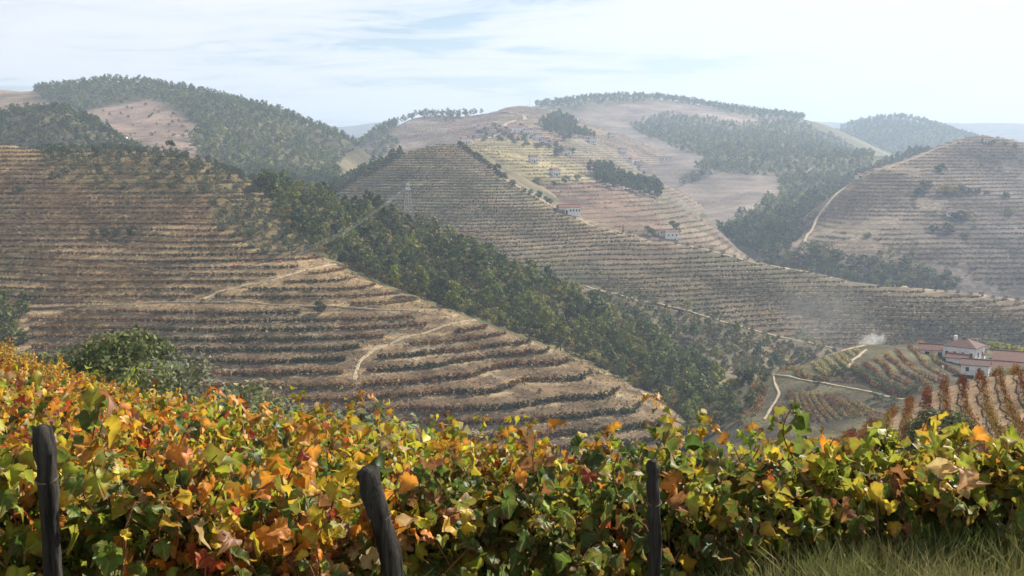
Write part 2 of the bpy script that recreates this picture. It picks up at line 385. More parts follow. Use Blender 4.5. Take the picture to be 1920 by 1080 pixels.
PINK, YEL, TAN, BRN, GREY = (0.19, 0.128, 0.09), (0.225, 0.185, 0.095), (0.21, 0.165, 0.115), (0.155, 0.11, 0.085), (0.20, 0.165, 0.135)
F_FIELDS = [([(870, 265), (960, 258), (1040, 272), (1110, 330), (1200, 400), (1110, 390), (1010, 350), (930, 310)], YEL),
            ([(1010, 345), (1110, 340), (1220, 380), (1260, 420), (1270, 450), (1150, 440), (1080, 400)], PINK),
            ([(1200, 370), (1340, 420), (1340, 450), (1250, 440), (1230, 400)], TAN),
            ([(760, 240), (900, 200), (980, 190), (1060, 215), (1010, 245), (860, 265)], (0.18, 0.125, 0.10)),
            ([(980, 190), (1060, 215), (1040, 240), (960, 240), (900, 250), (930, 225)], (0.21, 0.155, 0.10)),
            ([(560, 340), (720, 230), (800, 220), (850, 250), (840, 275), (740, 275)], (0.21, 0.165, 0.13)),
            ([(1060, 260), (1120, 260), (1230, 340), (1330, 410), (1200, 370), (1100, 310)], (0.21, 0.175, 0.12))]
def col_f(X, Y, Z, zs, px, py):
    i, t, lo, hi = F_.phase(zs)
    n = fbm(X / 40, Y / 40, 21, 4)
    c = mixc(TAN, BRN, 0.5 + 1.2 * n)
    for poly, k in F_FIELDS:
        c = np.where(in_poly(px, py, poly)[..., None], mixc(k, np.array(k) * 0.7, 0.4 + 1.5 * n), c)
    row = (t < 0.5) & (vnoise(X / 6, Y / 6, 4) > -0.22)
    return np.where(row[..., None], c * np.array((0.55, 0.58, 0.50)), c)
G_FIELDS = [([(1060, 215), (1200, 190), (1330, 195), (1480, 225), (1400, 235), (1250, 215), (1180, 240), (1100, 235)], (0.20, 0.16, 0.125)),
            ([(1100, 235), (1200, 245), (1330, 300), (1340, 330), (1300, 350), (1250, 360), (1150, 290)], (0.175, 0.145, 0.12)),
            ([(1270, 350), (1350, 325), (1460, 330), (1460, 370), (1370, 425), (1340, 420)], (0.19, 0.155, 0.125))]
def col_g(X, Y, Z, zs, px, py):
    n = fbm(X / 50, Y / 50, 27, 4)
    c = mixc((0.10, 0.095, 0.05), (0.15, 0.13, 0.075), 0.45 + 1.3 * n)
    for poly, k in G_FIELDS:
        row = 0.5 + 0.5 * np.sin(zs * 2 * math.pi / 4.5)
        c = np.where(in_poly(px, py, poly)[..., None], mixc(k, np.array(k) * 0.68, 0.15 + 1.2 * n + 0.55 * row), c)
    return c
def col_h(X, Y, Z, zs, px, py):
    i, t, lo, hi = H_.phase(zs)
    n = fbm(X / 25, Y / 25, 33, 4); nb = fbm(X / 130, Y / 130, 35, 2)
    warm = np.clip(0.5 - (px - 1720) / 350 - (py - 400) / 500 + 0.9 * nb, 0, 1)
    bank = mixc((0.135, 0.112, 0.092), (0.225, 0.175, 0.12), warm)
    c = mixc(bank, bank * 0.75, 0.4 + 1.6 * n)
    row = (t < 0.55) & (vnoise(X / 5, Y / 5, 4) > -0.25)
    return np.where(row[..., None], c * np.array((0.48, 0.48, 0.46)), c)
def col_forest(X, Y, Z, zs, px, py):
    return mixc((0.085, 0.08, 0.045), (0.13, 0.11, 0.065), 0.4 + 1.2 * fbm(X / 40, Y / 40, 3, 3))
L_FIELDS = [([(150, 210), (290, 186), (325, 205), (375, 240), (360, 262), (385, 300), (250, 300), (230, 255), (190, 235)], (0.20, 0.145, 0.11)),
            ([(-200, 160), (60, 165), (85, 190), (110, 206), (60, 215), (-200, 235)], (0.20, 0.145, 0.10))]
def col_l(X, Y, Z, zs, px, py):
    c = col_forest(X, Y, Z, zs, px, py)
    n = fbm(X / 30, Y / 30, 5, 4)
    for poly, k in L_FIELDS:
        c = np.where(in_poly(px, py, poly)[..., None], mixc(k, np.array(k) * 0.7, 0.4 + 1.4 * n + 0.3 * np.sin(zs * 1.6)), c)
    return c

def geo(a, b, n): return np.geomspace(a, b, n)
X, Y = fan(ax(-450), ax(2350), 200, geo(1.2, 90, 220)); hill_mesh('foreground_slope', FG, X, Y, M_NEAR, col_fg)
X, Y = fan(ax(1250), ax(2200), 150, np.linspace(28, 130, 140)); hill_mesh('vineyard_shoulder', B_, X, Y, M_NEAR, col_fg)
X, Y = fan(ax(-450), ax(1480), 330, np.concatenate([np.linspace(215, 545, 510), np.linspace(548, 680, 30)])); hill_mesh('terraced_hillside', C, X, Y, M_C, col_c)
X, Y = fan(ax(1240), ax(2250), 170, np.linspace(205, 470, 260)); hill_mesh('valley_knoll', D_, X, Y, M_C, col_d)
X, Y = fan(ax(480), ax(2250), 260, np.concatenate([np.linspace(420, 480, 30), np.linspace(481, 825, 400), np.linspace(830, 880, 15)])); hill_mesh('middle_ridge', E_, X, Y, M_MID, col_e)
X, Y = fan(ax(520), ax(1420), 220, np.concatenate([np.linspace(690, 1300, 340), np.linspace(1304, 1960, 130)])); hill_mesh('village_hill', F_, X, Y, M_FAR, col_f)
X, Y = fan(ax(950), ax(1850), 180, np.concatenate([np.linspace(820, 1400, 200), np.linspace(1410, 2600, 130)])); hill_mesh('wooded_range', G_, X, Y, M_FAR, col_g)
X, Y = fan(ax(1430), ax(2250), 180, np.concatenate([np.linspace(600, 1090, 340), np.linspace(1095, 1400, 40)])); hill_mesh('right_hill', H_, X, Y, M_FAR, col_h)
X, Y = fan(ax(1440), ax(1980), 60, np.linspace(1800, 3100, 60)); hill_mesh('wooded_hill', J_, X, Y, M_FAR, col_forest)
X, Y = fan(ax(-600), ax(2500), 160, np.linspace(3600, 6500, 60)); hill_mesh('far_mountains', K_, X, Y, M_FAR, col_forest)
X, Y = fan(ax(-450), ax(780), 160, np.linspace(760, 1700, 200)); hill_mesh('forest_hill', L_, X, Y, M_FAR, col_l)
X, Y = fan(ax(-450), ax(330), 60, np.linspace(690, 980, 60)); hill_mesh('forest_hillock', MH, X, Y, M_FAR, col_forest)
# valley floor to the horizon
th = np.linspace(0, 2 * math.pi, 65)[:-1]; rr = np.array([60, 400, 1500, 5000, 12000, 25000.0])
XX = np.cos(th)[None] * rr[:, None]; YY = np.sin(th)[None] * rr[:, None]
V = np.stack([XX, YY, np.full_like(XX, -105.0)], 2).reshape(-1, 3)
idx = np.arange(len(rr) * 64).reshape(len(rr), 64)
Fq = np.stack([idx[:-1].ravel(), np.roll(idx, -1, 1)[:-1].ravel(), np.roll(idx, -1, 1)[1:].ravel(), idx[1:].ravel()], 1)
tag(link('valley_ground', mk_mesh('valley_ground', V, Fq, M_FAR, np.tile((0.11, 0.10, 0.06), (len(V), 1)))), kind='structure')

# ------------------------------------------------------------------ plant materials
def foliage_mat(name, trans=0.35, rough=0.7):
    """leaf colour stored on the mesh, times the plant's own tint"""
    m, N, L, b = new_mat(name)
    b.inputs['Roughness'].default_value = rough; b.inputs['Specular IOR Level'].default_value = 0.12
    at = node(N, 'ShaderNodeAttribute', attribute_name='col'); oi = N.new('ShaderNodeObjectInfo')
    mu = node(N, 'ShaderNodeVectorMath', operation='MULTIPLY'); L.new(at.outputs['Color'], mu.inputs[0]); L.new(oi.outputs['Color'], mu.inputs[1])
    L.new(mu.outputs[0], b.inputs['Base Color'])
    tr = N.new('ShaderNodeBsdfTranslucent'); L.new(mu.outputs[0], tr.inputs['Color'])
    mi = N.new('ShaderNodeMixShader'); mi.inputs[0].default_value = trans
    L.new(b.outputs[0], mi.inputs[1]); L.new(tr.outputs[0], mi.inputs[2]); L.new(mi.outputs[0], N['Material Output'].inputs['Surface'])
    return m
M_FOL = foliage_mat('foliage', 0.22)
M_ROW = foliage_mat('vine_row_foliage', 0.4)
def bark_mat(name, c0, c1, sc_, bump=0.02, stretch=(1, 1, 0.18)):
    m, N, L, b = new_mat(name)
    b.inputs['Roughness'].default_value = 0.9; b.inputs['Specular IOR Level'].default_value = 0.1
    tcn = N.new('ShaderNodeTexCoord'); mpn = node(N, 'ShaderNodeMapping'); mpn.inputs['Scale'].default_value = stretch
    L.new(tcn.outputs['Object'], mpn.inputs[0])
    n = node(N, 'ShaderNodeTexNoise', i_Scale=sc_, i_Detail=8.0, i_Roughness=0.7, i_Distortion=0.4); L.new(mpn.outputs[0], n.inputs['Vector'])
    r = N.new('ShaderNodeValToRGB'); L.new(n.outputs[0], r.inputs[0])
    r.color_ramp.elements[0].position = 0.38; r.color_ramp.elements[0].color = (*c0, 1)
    r.color_ramp.elements[1].position = 0.68; r.color_ramp.elements[1].color = (*c1, 1)
    L.new(r.outputs[0], b.inputs['Base Color'])
    bp = node(N, 'ShaderNodeBump', i_Strength=1.0, i_Distance=bump); L.new(n.outputs[0], bp.inputs['Height']); L.new(bp.outputs[0], b.inputs['Normal'])
    return m
M_BARK = bark_mat('bark', (0.05, 0.035, 0.025), (0.14, 0.105, 0.08), 6.0)
M_VBARK = bark_mat('vine_bark', (0.016, 0.012, 0.010), (0.075, 0.055, 0.042), 30.0)
M_POST = bark_mat('weathered_post', (0.008, 0.0075, 0.007), (0.075, 0.068, 0.06), 22.0, 0.015, (1, 1, 0.07))
M_CANE = bark_mat('vine_cane', (0.09, 0.035, 0.018), (0.22, 0.11, 0.06), 40.0, 0.002)
def plain(name, c, rough=0.8, noise=0.0, nsc=4.0, spec=0.2, metal=0.0):
    m, N, L, b = new_mat(name)
    b.inputs['Roughness'].default_value = rough; b.inputs['Specular IOR Level'].default_value = spec; b.inputs['Metallic'].default_value = metal
    b.inputs['Base Color'].default_value = (*c, 1)
    if noise:
        tcn = N.new('ShaderNodeTexCoord')
        n = node(N, 'ShaderNodeTexNoise', i_Scale=nsc, i_Detail=6.0, i_Roughness=0.65); L.new(tcn.outputs['Object'], n.inputs['Vector'])
        mr = node(N, 'ShaderNodeMapRange'); L.new(n.outputs[0], mr.inputs[0])
        mr.inputs['From Min'].default_value = 0.3; mr.inputs['From Max'].default_value = 0.7
        mr.inputs['To Min'].default_value = 1 - noise; mr.inputs['To Max'].default_value = 1 + noise * 0.6
        cc = node(N, 'ShaderNodeVectorMath', operation='SCALE'); cc.inputs[0].default_value = c; L.new(mr.outputs[0], cc.inputs['Scale'])
        L.new(cc.outputs[0], b.inputs['Base Color'])
    return m
M_PATH = plain('path_dirt', (0.29, 0.23, 0.15), 0.95, 0.35, 0.8)
M_WHITE = plain('white_render', (0.74, 0.71, 0.66), 0.85, 0.18, 0.9)
M_CREAM = plain('cream_render', (0.55, 0.47, 0.37), 0.85, 0.2, 0.9)
M_STONE = plain('stone_wall', (0.33, 0.27, 0.2), 0.9, 0.4, 2.5)
M_TILE = plain('roof_tile', (0.15, 0.068, 0.048), 0.85, 0.45, 2.2)
M_TILED = plain('old_roof_tile', (0.115, 0.062, 0.047), 0.85, 0.45, 2.2)
M_DARK = plain('window_glass', (0.02, 0.022, 0.025), 0.15, spec=0.5)
M_STEEL = plain('galvanised_steel', (0.42, 0.42, 0.41), 0.45, metal=0.0)
M_CABLE = plain('cable', (0.32, 0.31, 0.30), 0.5)
M_RED = plain('marker_red', (0.65, 0.06, 0.04), 0.5)

# ------------------------------------------------------------------ leaf soup templates
def rand_dirs(r, n):
    v = r.normal(size=(n, 3)); return v / np.linalg.norm(v, axis=1)[:, None]
def leaf_tris(r, c, nrm, size, col):
    """one triangle per leaf tuft: centres c, normals nrm, sizes, colours"""
    n = len(c)
    t = np.cross(nrm, rand_dirs(r, n)); t /= np.linalg.norm(t, axis=1)[:, None] + 1e-9
    b = np.cross(nrm, t)
    V = np.empty((n, 3, 3))
    ph = r.uniform(0, 6.28, n)
    for k in range(3):
        a = ph + k * 2.0944 + r.uniform(-0.4, 0.4, n); s = size * r.uniform(0.7, 1.25, n)
        V[:, k] = c + (np.cos(a) * s)[:, None] * t + (np.sin(a) * s)[:, None] * b
    return V.reshape(-1, 3), np.arange(3 * n).reshape(n, 3), np.repeat(col, 3, axis=0)
def crown(seed, kind, lobes=16, per=20, leaf=0.06, base=(0.07, 0.085, 0.03)):
    """foliage of a plant of height 1: tufts on the outside of overlapping lobes"""
    r = np.random.default_rng(seed)
    C_, N_, S_, K_ = [], [], [], []
    for i in range(lobes):
        u = (i + r.uniform(0, 1)) / lobes; a = r.uniform(0, 6.283) + i * 2.4
        if kind == 'pine':
            z = 0.36 + 0.60 * u; rad = 0.25 * math.sin(math.pi * min(1, (u * 0.86 + 0.16))) ** 0.8; lr = r.uniform(0.085, 0.14)
        elif kind == 'umbrella':
            z = 0.66 + 0.24 * u; rad = 0.34 * (1 - u * 0.75); lr = r.uniform(0.10, 0.16)
        elif kind == 'shrub':
            z = 0.16 + 0.66 * u; rad = 0.44 * math.sqrt(max(0.02, 1 - (u * 0.95) ** 2)); lr = r.uniform(0.16, 0.25)
        elif kind == 'olive':
            z = 0.2 + 0.62 * u; rad = 0.40 * math.sqrt(max(0.03, 1 - (abs(u - 0.4) * 1.5) ** 2)); lr = r.uniform(0.13, 0.2)
        elif kind == 'cypress':
            z = 0.1 + 0.86 * u; rad = 0.03; lr = 0.10 * (1 - u * 0.75)
        else:  # broad tree
            z = 0.3 + 0.58 * u; rad = 0.36 * math.sqrt(max(0.03, 1 - (abs(u - 0.35) * 1.45) ** 2)); lr = r.uniform(0.13, 0.2)
        rr_ = rad * math.sqrt(r.uniform(0.25, 1))
        c = np.array([rr_ * math.cos(a), rr_ * math.sin(a), z])
        dd = rand_dirs(r, per); dd[:, 2] = dd[:, 2] * 0.85 + 0.12
        pos = c + dd * lr * r.uniform(0.55, 1.05, (per, 1)) * np.array([1.1, 1.1, 0.9])
        tone = r.uniform(0.72, 1.25)
        C_.append(pos); N_.append(dd + 0.7 * rand_dirs(r, per)); S_.append(leaf * r.uniform(0.7, 1.3, per))
        k = np.array(base)[None] * tone * r.uniform(0.7, 1.35, (per, 1)) * (1 + r.uniform(-0.12, 0.12, (per, 3)))
        K_.append(k)
    c = np.concatenate(C_); n = np.concatenate(N_); n /= np.linalg.norm(n, axis=1)[:, None]
    return leaf_tris(r, c, n, np.concatenate(S_), np.concatenate(K_))
def tube(pts, rad, sides=6, cap=True):
    """tapered tube along a polyline"""
    pts = np.asarray(pts, float); n = len(pts); rad = np.broadcast_to(rad, (n,))
    tan = np.gradient(pts, axis=0); tan /= np.linalg.norm(tan, axis=1)[:, None] + 1e-12
    ref = np.array([0.0, 0.0, 1.0]) if abs(tan[:, 2]).mean() < 0.8 else np.array([1.0, 0, 0])
    a = np.cross(tan, ref); a /= np.linalg.norm(a, axis=1)[:, None] + 1e-12; b = np.cross(tan, a)
    ang = np.arange(sides) * 2 * math.pi / sides
    V = pts[:, None] + rad[:, None, None] * (np.cos(ang)[None, :, None] * a[:, None] + np.sin(ang)[None, :, None] * b[:, None])
    i = np.arange(n * sides).reshape(n, sides); j = np.roll(i, -1, 1)
    q = np.stack([i[:-1].ravel(), j[:-1].ravel(), j[1:].ravel(), i[1:].ravel()], 1)
    T = np.concatenate([q[:, [0, 1, 2]], q[:, [0, 2, 3]]])
    V = V.reshape(-1, 3)
    if cap:
        V = np.vstack([V, pts[:1], pts[-1:]]); m = n * sides
        T = np.vstack([T, np.stack([j[0], i[0], np.full(sides, m)], 1), np.stack([i[-1], j[-1], np.full(sides, m + 1)], 1)])
    return V, T
def merge(parts):
    V, T, C2, o = [], [], [], 0
    for p in parts:
        V.append(p[0]); T.append(np.asarray(p[1]) + o); o += len(p[0])
        if len(p) > 2: C2.append(p[2])
    return (np.vstack(V), np.vstack(T), np.vstack(C2)) if C2 else (np.vstack(V), np.vstack(T))
def trunk_of(seed, kind):
    r = np.random.default_rng(seed)
    h, w = {'pine': (0.9, 0.022), 'umbrella': (0.75, 0.03), 'shrub': (0.45, 0.03), 'olive': (0.42, 0.04), 'cypress': (0.6, 0.02), 'broad': (0.6, 0.03)}[kind]
    z = np.linspace(-0.06, h, 6)
    pts = np.stack([np.cumsum(r.normal(0, 0.012, 6)), np.cumsum(r.normal(0, 0.012, 6)), z], 1)
    out = [tube(pts, np.linspace(w, w * 0.35, 6), 5)]
    for k in range(4):
        s = pts[r.integers(2, 5)]; a = r.uniform(0, 6.28); l = r.uniform(0.12, 0.26)
        e = s + np.array([math.cos(a) * l, math.sin(a) * l, l * 0.6])
        out.append(tube([s, (s + e) / 2 + [0, 0, 0.01], e], [w * 0.5, w * 0.35, w * 0.12], 4))
    return merge(out)
KINDS_ = {'pine': dict(lobes=20, per=17, leaf=0.05, base=(0.098, 0.112, 0.024)), 'umbrella': dict(lobes=14, per=20, leaf=0.05, base=(0.05, 0.07, 0.026)),
          'shrub': dict(lobes=15, per=18, leaf=0.085, base=(0.104, 0.100, 0.028)), 'olive': dict(lobes=15, per=19, leaf=0.055, base=(0.085, 0.095, 0.052)),
          'cypress': dict(lobes=14, per=16, leaf=0.045, base=(0.03, 0.045, 0.02)), 'broad': dict(lobes=18, per=20, leaf=0.06, base=(0.098, 0.106, 0.03))}
TPL, TMESH = {}, {}
for kn, kw in KINDS_.items():
    TPL[kn] = [crown(100 + 7 * v + len(kn), kn, **kw) for v in range(6)]
    TMESH[kn] = [(mk_mesh(kn + '_crown', *[TPL[kn][v][i] for i in (0, 1)], M_FOL, TPL[kn][v][2]),
                  mk_mesh(kn + '_trunk', *trunk_of(50 + v, kn), M_BARK)) for v in range(6)]
    # light versions for far woods
    TPL[kn + '_mid'] = [crown(200 + 7 * v, kn, lobes=12, per=10, leaf=kw['leaf'] * 1.35, base=kw['base']) for v in range(6)]
    TPL[kn + '_far'] = [crown(300 + 7 * v, kn, lobes=11, per=7, leaf=kw['leaf'] * 1.55, base=kw['base']) for v in range(6)]
NAMES = {'pine': 'pine_tree', 'umbrella': 'stone_pine', 'shrub': 'shrub', 'olive': 'olive_tree', 'cypress': 'cypress_tree', 'broad': 'broadleaf_tree'}
def plant(kind, loc, h, label, group=None, tint=(1, 1, 1), cat=None, wide=1.0, v=None):
    v = int(rng.integers(6)) if v is None else v
    root = link(NAMES[kind], None, loc=loc, rotz=rng.uniform(0, 6.28), scale=(h * wide, h * wide, h))
    root.empty_display_size = 0.3
    link('crown', TMESH[kind][v][0], root, color=tint); link('trunk', TMESH[kind][v][1], root)
    tag(root, label, cat or ('shrub' if kind == 'shrub' else 'tree'), group)
    return root
def soup(name, tpls, pos, hs, tint, mat, wide=None, which=None, parent=None, kind='stuff', wire=None):
    """many copies of templates as one mesh"""
    n = len(pos); pos = np.asarray(pos, float); hs = np.broadcast_to(np.asarray(hs, float), (n,))
    tint = np.broadcast_to(np.asarray(tint, float), (n, 3)); wide = np.broadcast_to(1.0 if wide is None else wide, (n,))
    which = rng.integers(0, len(tpls), n) if which is None else which
    rot = rng.uniform(0, 6.28, n)
    Vs, Ts, Cs, o = [], [], [], 0
    for k, (v, t, c) in enumerate(tpls):
        s = np.nonzero(which == k)[0]
        if not len(s): continue
        cr, sr = np.cos(rot[s])[:, None], np.sin(rot[s])[:, None]; hh = hs[s][:, None]; ww = hh * wide[s][:, None]
        W = np.empty((len(s), len(v), 3))
        W[:, :, 0] = (v[:, 0] * cr - v[:, 1] * sr) * ww + pos[s, 0:1]
        W[:, :, 1] = (v[:, 0] * sr + v[:, 1] * cr) * ww + pos[s, 1:2]
        W[:, :, 2] = v[:, 2] * hh + pos[s, 2:3]
        Vs.append(W.reshape(-1, 3)); Cs.append((c[None] * tint[s][:, None]).reshape(-1, 3))
        Ts.append((t[None] + (np.arange(len(s)) * len(v))[:, None, None] + o).reshape(-1, 3)); o += len(s) * len(v)
    if wire is not None:
        v, t, c = ribbon(wire, 0.42, 0.62, (0.05, 0.04, 0.02)); Vs.append(v); Ts.append(t + o); Cs.append(c)
    ob = link(name, mk_mesh(name, np.vstack(Vs), np.vstack(Ts), mat, np.vstack(Cs)), parent)
    if kind: tag(ob, kind=kind)
    return ob

# ------------------------------------------------------------------ finding places on the land
def hit(hill, px, py, d0, d1, n=500):
    px = np.atleast_1d(np.asarray(px, float)); py = np.atleast_1d(np.asarray(py, float))
    xc, yc = (px - 960) / FPX, (540 - py) / FPX; dy = CP + yc * SP
    Dn = np.linspace(d0, d1, n)[None]
    Xr = (xc / dy)[:, None] * Dn; Zr = ((-SP + yc * CP) / dy)[:, None] * Dn; Yr = np.broadcast_to(Dn, Xr.shape)
    H = hill.height(Xr, Yr)
    below = Zr < H
    k = np.where(below.any(1), below.argmax(1), n - 1)
    i = np.arange(len(px))
    X_, Y_ = Xr[i, k], Yr[i, k]
    return np.stack([X_, Y_, H[i, k]], 1)
def on(hill, X, Y): return hill.height(np.asarray(X, float), np.asarray(Y, float))
def poly_line(pts, step):
    pts = np.asarray(pts, float); seg = np.linalg.norm(np.diff(pts, axis=0), axis=1)
    s = np.concatenate([[0], np.cumsum(seg)]); t = np.arange(0, s[-1], step)
    return np.stack([np.interp(t, s, pts[:, k]) for k in range(pts.shape[1])], 1)
def smooth_line(p, it=3):
    p = p.copy()
    for _ in range(it): p[1:-1] = 0.25 * p[:-2] + 0.5 * p[1:-1] + 0.25 * p[2:]
    return p
GRIDS = {}
def grid_of(key, hill, a0, a1, na, ys, tol):
    X, Y = fan(ax(a0), ax(a1), na, ys); Z = hill.height(X, Y); px, py = proj(X, Y, Z)
    run = np.minimum.accumulate(py, 0); vis = py <= run + tol
    wgt = Y * np.gradient(ys)[:, None]
    GRIDS[key] = (X, Y, Z, px, py, vis, wgt, hill)
def scatter(key, polys, n, mind, excl=(), dens=None):
    """n random spots on the seen part of a hill inside outlines, at least mind metres apart"""
    X, Y, Z, px, py, vis, wgt, hill = GRIDS[key]
    m = np.zeros(px.shape, bool)
    for p in polys: m |= in_poly(px, py, p)
    for p in excl: m &= ~in_poly(px, py, p)
    m &= vis
    w = (wgt * m)
    if dens is not None: w = w * dens(X, Y, px, py)
    w = w.ravel()
    nz = int((w > 0).sum())
    if nz == 0: return np.zeros((0, 3))
    order = rng.choice(w.size, min(nz, n * 6), replace=False, p=w / w.sum())
    cell = {}; out = []
    xs, ys = X.ravel(), Y.ravel()
    for k in order:
        x = xs[k] + rng.uniform(-0.5, 0.5) * mind; y = ys[k] + rng.uniform(-0.5, 0.5) * mind
        c = (int(x // mind), int(y // mind))
        if c in cell: continue
        if any((cell[q][0] - x) ** 2 + (cell[q][1] - y) ** 2 < mind * mind for q in ((c[0] + i, c[1] + j) for i in (-1, 0, 1) for j in (-1, 0, 1)) if q in cell): continue
        cell[c] = (x, y); out.append((x, y))
        if len(out) >= n: break
    out = np.array(out).reshape(-1, 2)
    return np.column_stack([out, on(hill, out[:, 0], out[:, 1])])
grid_of('C', C, -250, 1460, 300, np.linspace(240, 540, 260), 14)
grid_of('D', D_, 1260, 2000, 140, np.linspace(225, 400, 140), 8)
grid_of('E', E_, 520, 2000, 220, np.linspace(430, 830, 220), 10)
grid_of('F', F_, 540, 1400, 200, np.linspace(720, 1850, 260), 8)
grid_of('G', G_, 980, 1840, 200, np.linspace(830, 2350, 300), 6)
grid_of('H', H_, 1440, 2000, 160, np.linspace(640, 1120, 200), 8)
grid_of('J', J_, 1460, 1960, 120, np.linspace(1900, 2800, 100), 5)
grid_of('L', L_, -100, 760, 200, np.linspace(790, 1460, 220), 6)
grid_of('M', MH, -100, 320, 100, np.linspace(720, 930, 100), 6)
ROADC = {}
def near_road(hill, X, Y):
    st = ROADC.get(id(hill), set())
    return np.array([(int(a // 2), int(b // 2)) in st for a, b in zip(X, Y)], bool)
def road(name, hill, pix, d0, d1, width, step=1.0, lift=0.12, world=None):
    p = hit(hill, [q[0] for q in pix], [q[1] for q in pix], d0, d1, 900) if world is None else np.asarray(world, float)
    p = smooth_line(poly_line(p[:, :2], step), 6)
    st = ROADC.setdefault(id(hill), set())
    for q in poly_line(p, 0.8):
        for da in (-3.0, -1.5, 0):
            for db in (-1.5, 0, 1.5): st.add((int((q[0] + db) // 2), int((q[1] + da) // 2)))
    t = np.gradient(p, axis=0); t /= np.linalg.norm(t, axis=1)[:, None] + 1e-9
    nn = np.stack([-t[:, 1], t[:, 0]], 1)
    w = width * (0.5 + 0.35 * vnoise(np.arange(len(p)) / 3.0, np.zeros(len(p)), 3) + 0.3 * vnoise(np.arange(len(p)) / 1.1, np.zeros(len(p)), 9))[:, None]
    w2 = width * (0.5 + 0.35 * vnoise(np.arange(len(p)) / 3.0, np.ones(len(p)) * 7, 4) + 0.3 * vnoise(np.arange(len(p)) / 1.1, np.ones(len(p)) * 5, 9))[:, None]
    a, b = p + nn * w, p - nn * w2
    z = np.max([on(hill, q[:, 0], q[:, 1]) for q in (a, (a + p) / 2, p, (b + p) / 2, b)], axis=0)
    z = smooth_line(z[:, None], 3)[:, 0]
    z = np.maximum(z, np.max([on(hill, q[:, 0], q[:, 1]) for q in (a, p, b)], axis=0)) + lift
    low = 0.45
    V = np.concatenate([np.column_stack([a + nn * 0.3, z - low]), np.column_stack([a, z]), np.column_stack([b, z]), np.column_stack([b - nn * 0.3, z - low])])
    n = len(p); i = np.arange(n - 1)
    Fq = np.concatenate([np.stack([k * n + i, (k + 1) * n + i, (k + 1) * n + i + 1, k * n + i + 1], 1) for k in range(3)])
    return tag(link(name, mk_mesh(name, V, Fq, M_PATH)), kind='structure')

# ------------------------------------------------------------------ roads and tracks
road('track', C, [(632, 496), (600, 502), (520, 524), (440, 542), (395, 553), (380, 562)], 300, 420, 1.05)
road('track', C, [(30, 576), (160, 573), (330, 567), (400, 567), (500, 571), (640, 577), (780, 584), (850, 594)], 290, 380, 0.6)
road('track', C, [(892, 601), (850, 607), (760, 632), (700, 655), (672, 678), (664, 715)], 270, 370, 0.8)
road('ridge_road', E_, [(1175, 439), (1240, 452), (1300, 464), (1400, 489), (1500, 509), (1600, 526), (1700, 540), (1800, 552), (1920, 565), (2000, 576)], 480, 720, 1.8)
road('valley_road', E_, [(1100, 537), (1160, 553), (1240, 572), (1330, 597), (1400, 616), (1480, 636), (1570, 656)], 440, 600, 1.5)
road('track', E_, [(866, 274), (905, 304), (955, 340), (1012, 374), (1060, 398), (1110, 424), (1175, 440)], 600, 830, 1.6)
road('track', E_, [(700, 350), (760, 345), (830, 338)], 600, 800, 1.6)
road('track', D_, [(1450, 704), (1500, 713), (1560, 722), (1640, 737), (1700, 750)], 260, 360, 1.0)
road('track', D_, [(1446, 703), (1452, 718), (1462, 738), (1448, 762), (1432, 790)], 240, 340, 0.55)
road('track', D_, [(1446, 703), (1475, 692), (1520, 677), (1570, 662), (1622, 648)], 280, 360, 1.0)
road('track', D_, [(1588, 692), (1598, 676), (1625, 655)], 280, 360, 0.9)
road('track', H_, [(1500, 500), (1512, 445), (1530, 412), (1552, 383), (1580, 356), (1612, 334), (1660, 316), (1692, 304), (1750, 280), (1806, 264)], 700, 1070, 1.6)
road('track', F_, [(880, 268), (940, 250), (948, 232), (985, 224), (982, 216), (940, 210)], 900, 1760, 5.0)
road('track', L_, [(240, 262), (330, 256), (372, 244)], 860, 1200, 3.0)

# ------------------------------------------------------------------ vine rows on the terraces
def vine_clump(seed, n, leaf, base=(1, 1, 1)):
    r = np.random.default_rng(seed)
    c = np.column_stack([r.uniform(-0.55, 0.55, n), r.uniform(-0.3, 0.3, n), r.uniform(0.12, 1.0, n)])
    nr = rand_dirs(r, n); nr[:, 2] += 0.4; nr /= np.linalg.norm(nr, axis=1)[:, None]
    return leaf_tris(r, c, nr, leaf * r.uniform(0.7, 1.3, n), np.array(base) * r.uniform(0.55, 1.4, (n, 1)) * (1 + r.uniform(-.15, .15, (n, 3))))
CL_C = [vine_clump(600 + k, 13, 0.26) for k in range(8)]
CL_E = [vine_clump(700 + k, 9, 0.40) for k in range(8)]
def ribbon(pos, z0, z1, col, step=3):
    q = pos[::step] if (len(pos) - 1) % step == 0 else np.vstack([pos[::step], pos[-1:]])
    n = len(q); a = q.copy(); b = q.copy(); a[:, 2] += z0; b[:, 2] += z1
    i = np.arange(n - 1)
    return np.vstack([a, b]), np.vstack([np.stack([i, i + 1, i + 1 + n], 1), np.stack([i, i + 1 + n, i + n], 1)]), np.tile(col, (2 * n, 1))
def pick(pal, f):
    """colour from a palette by a 0..1 number, mixed"""
    pal = np.array(pal, float); f = np.clip(f, 0, 0.999) * (len(pal) - 1); i = f.astype(int); t = (f - i)[:, None]
    return pal[i] * (1 - t) + pal[np.minimum(i + 1, len(pal) - 1)] * t
ORD = ['lowest'] + ['%dth lowest' % k for k in range(2, 200)]
for k in range(1, 199):
    n = k + 1; s = 'th' if 10 <= n % 100 <= 20 else {1: 'st', 2: 'nd', 3: 'rd'}.get(n % 10, 'th'); ORD[k] = '%d%s lowest' % (n, s)
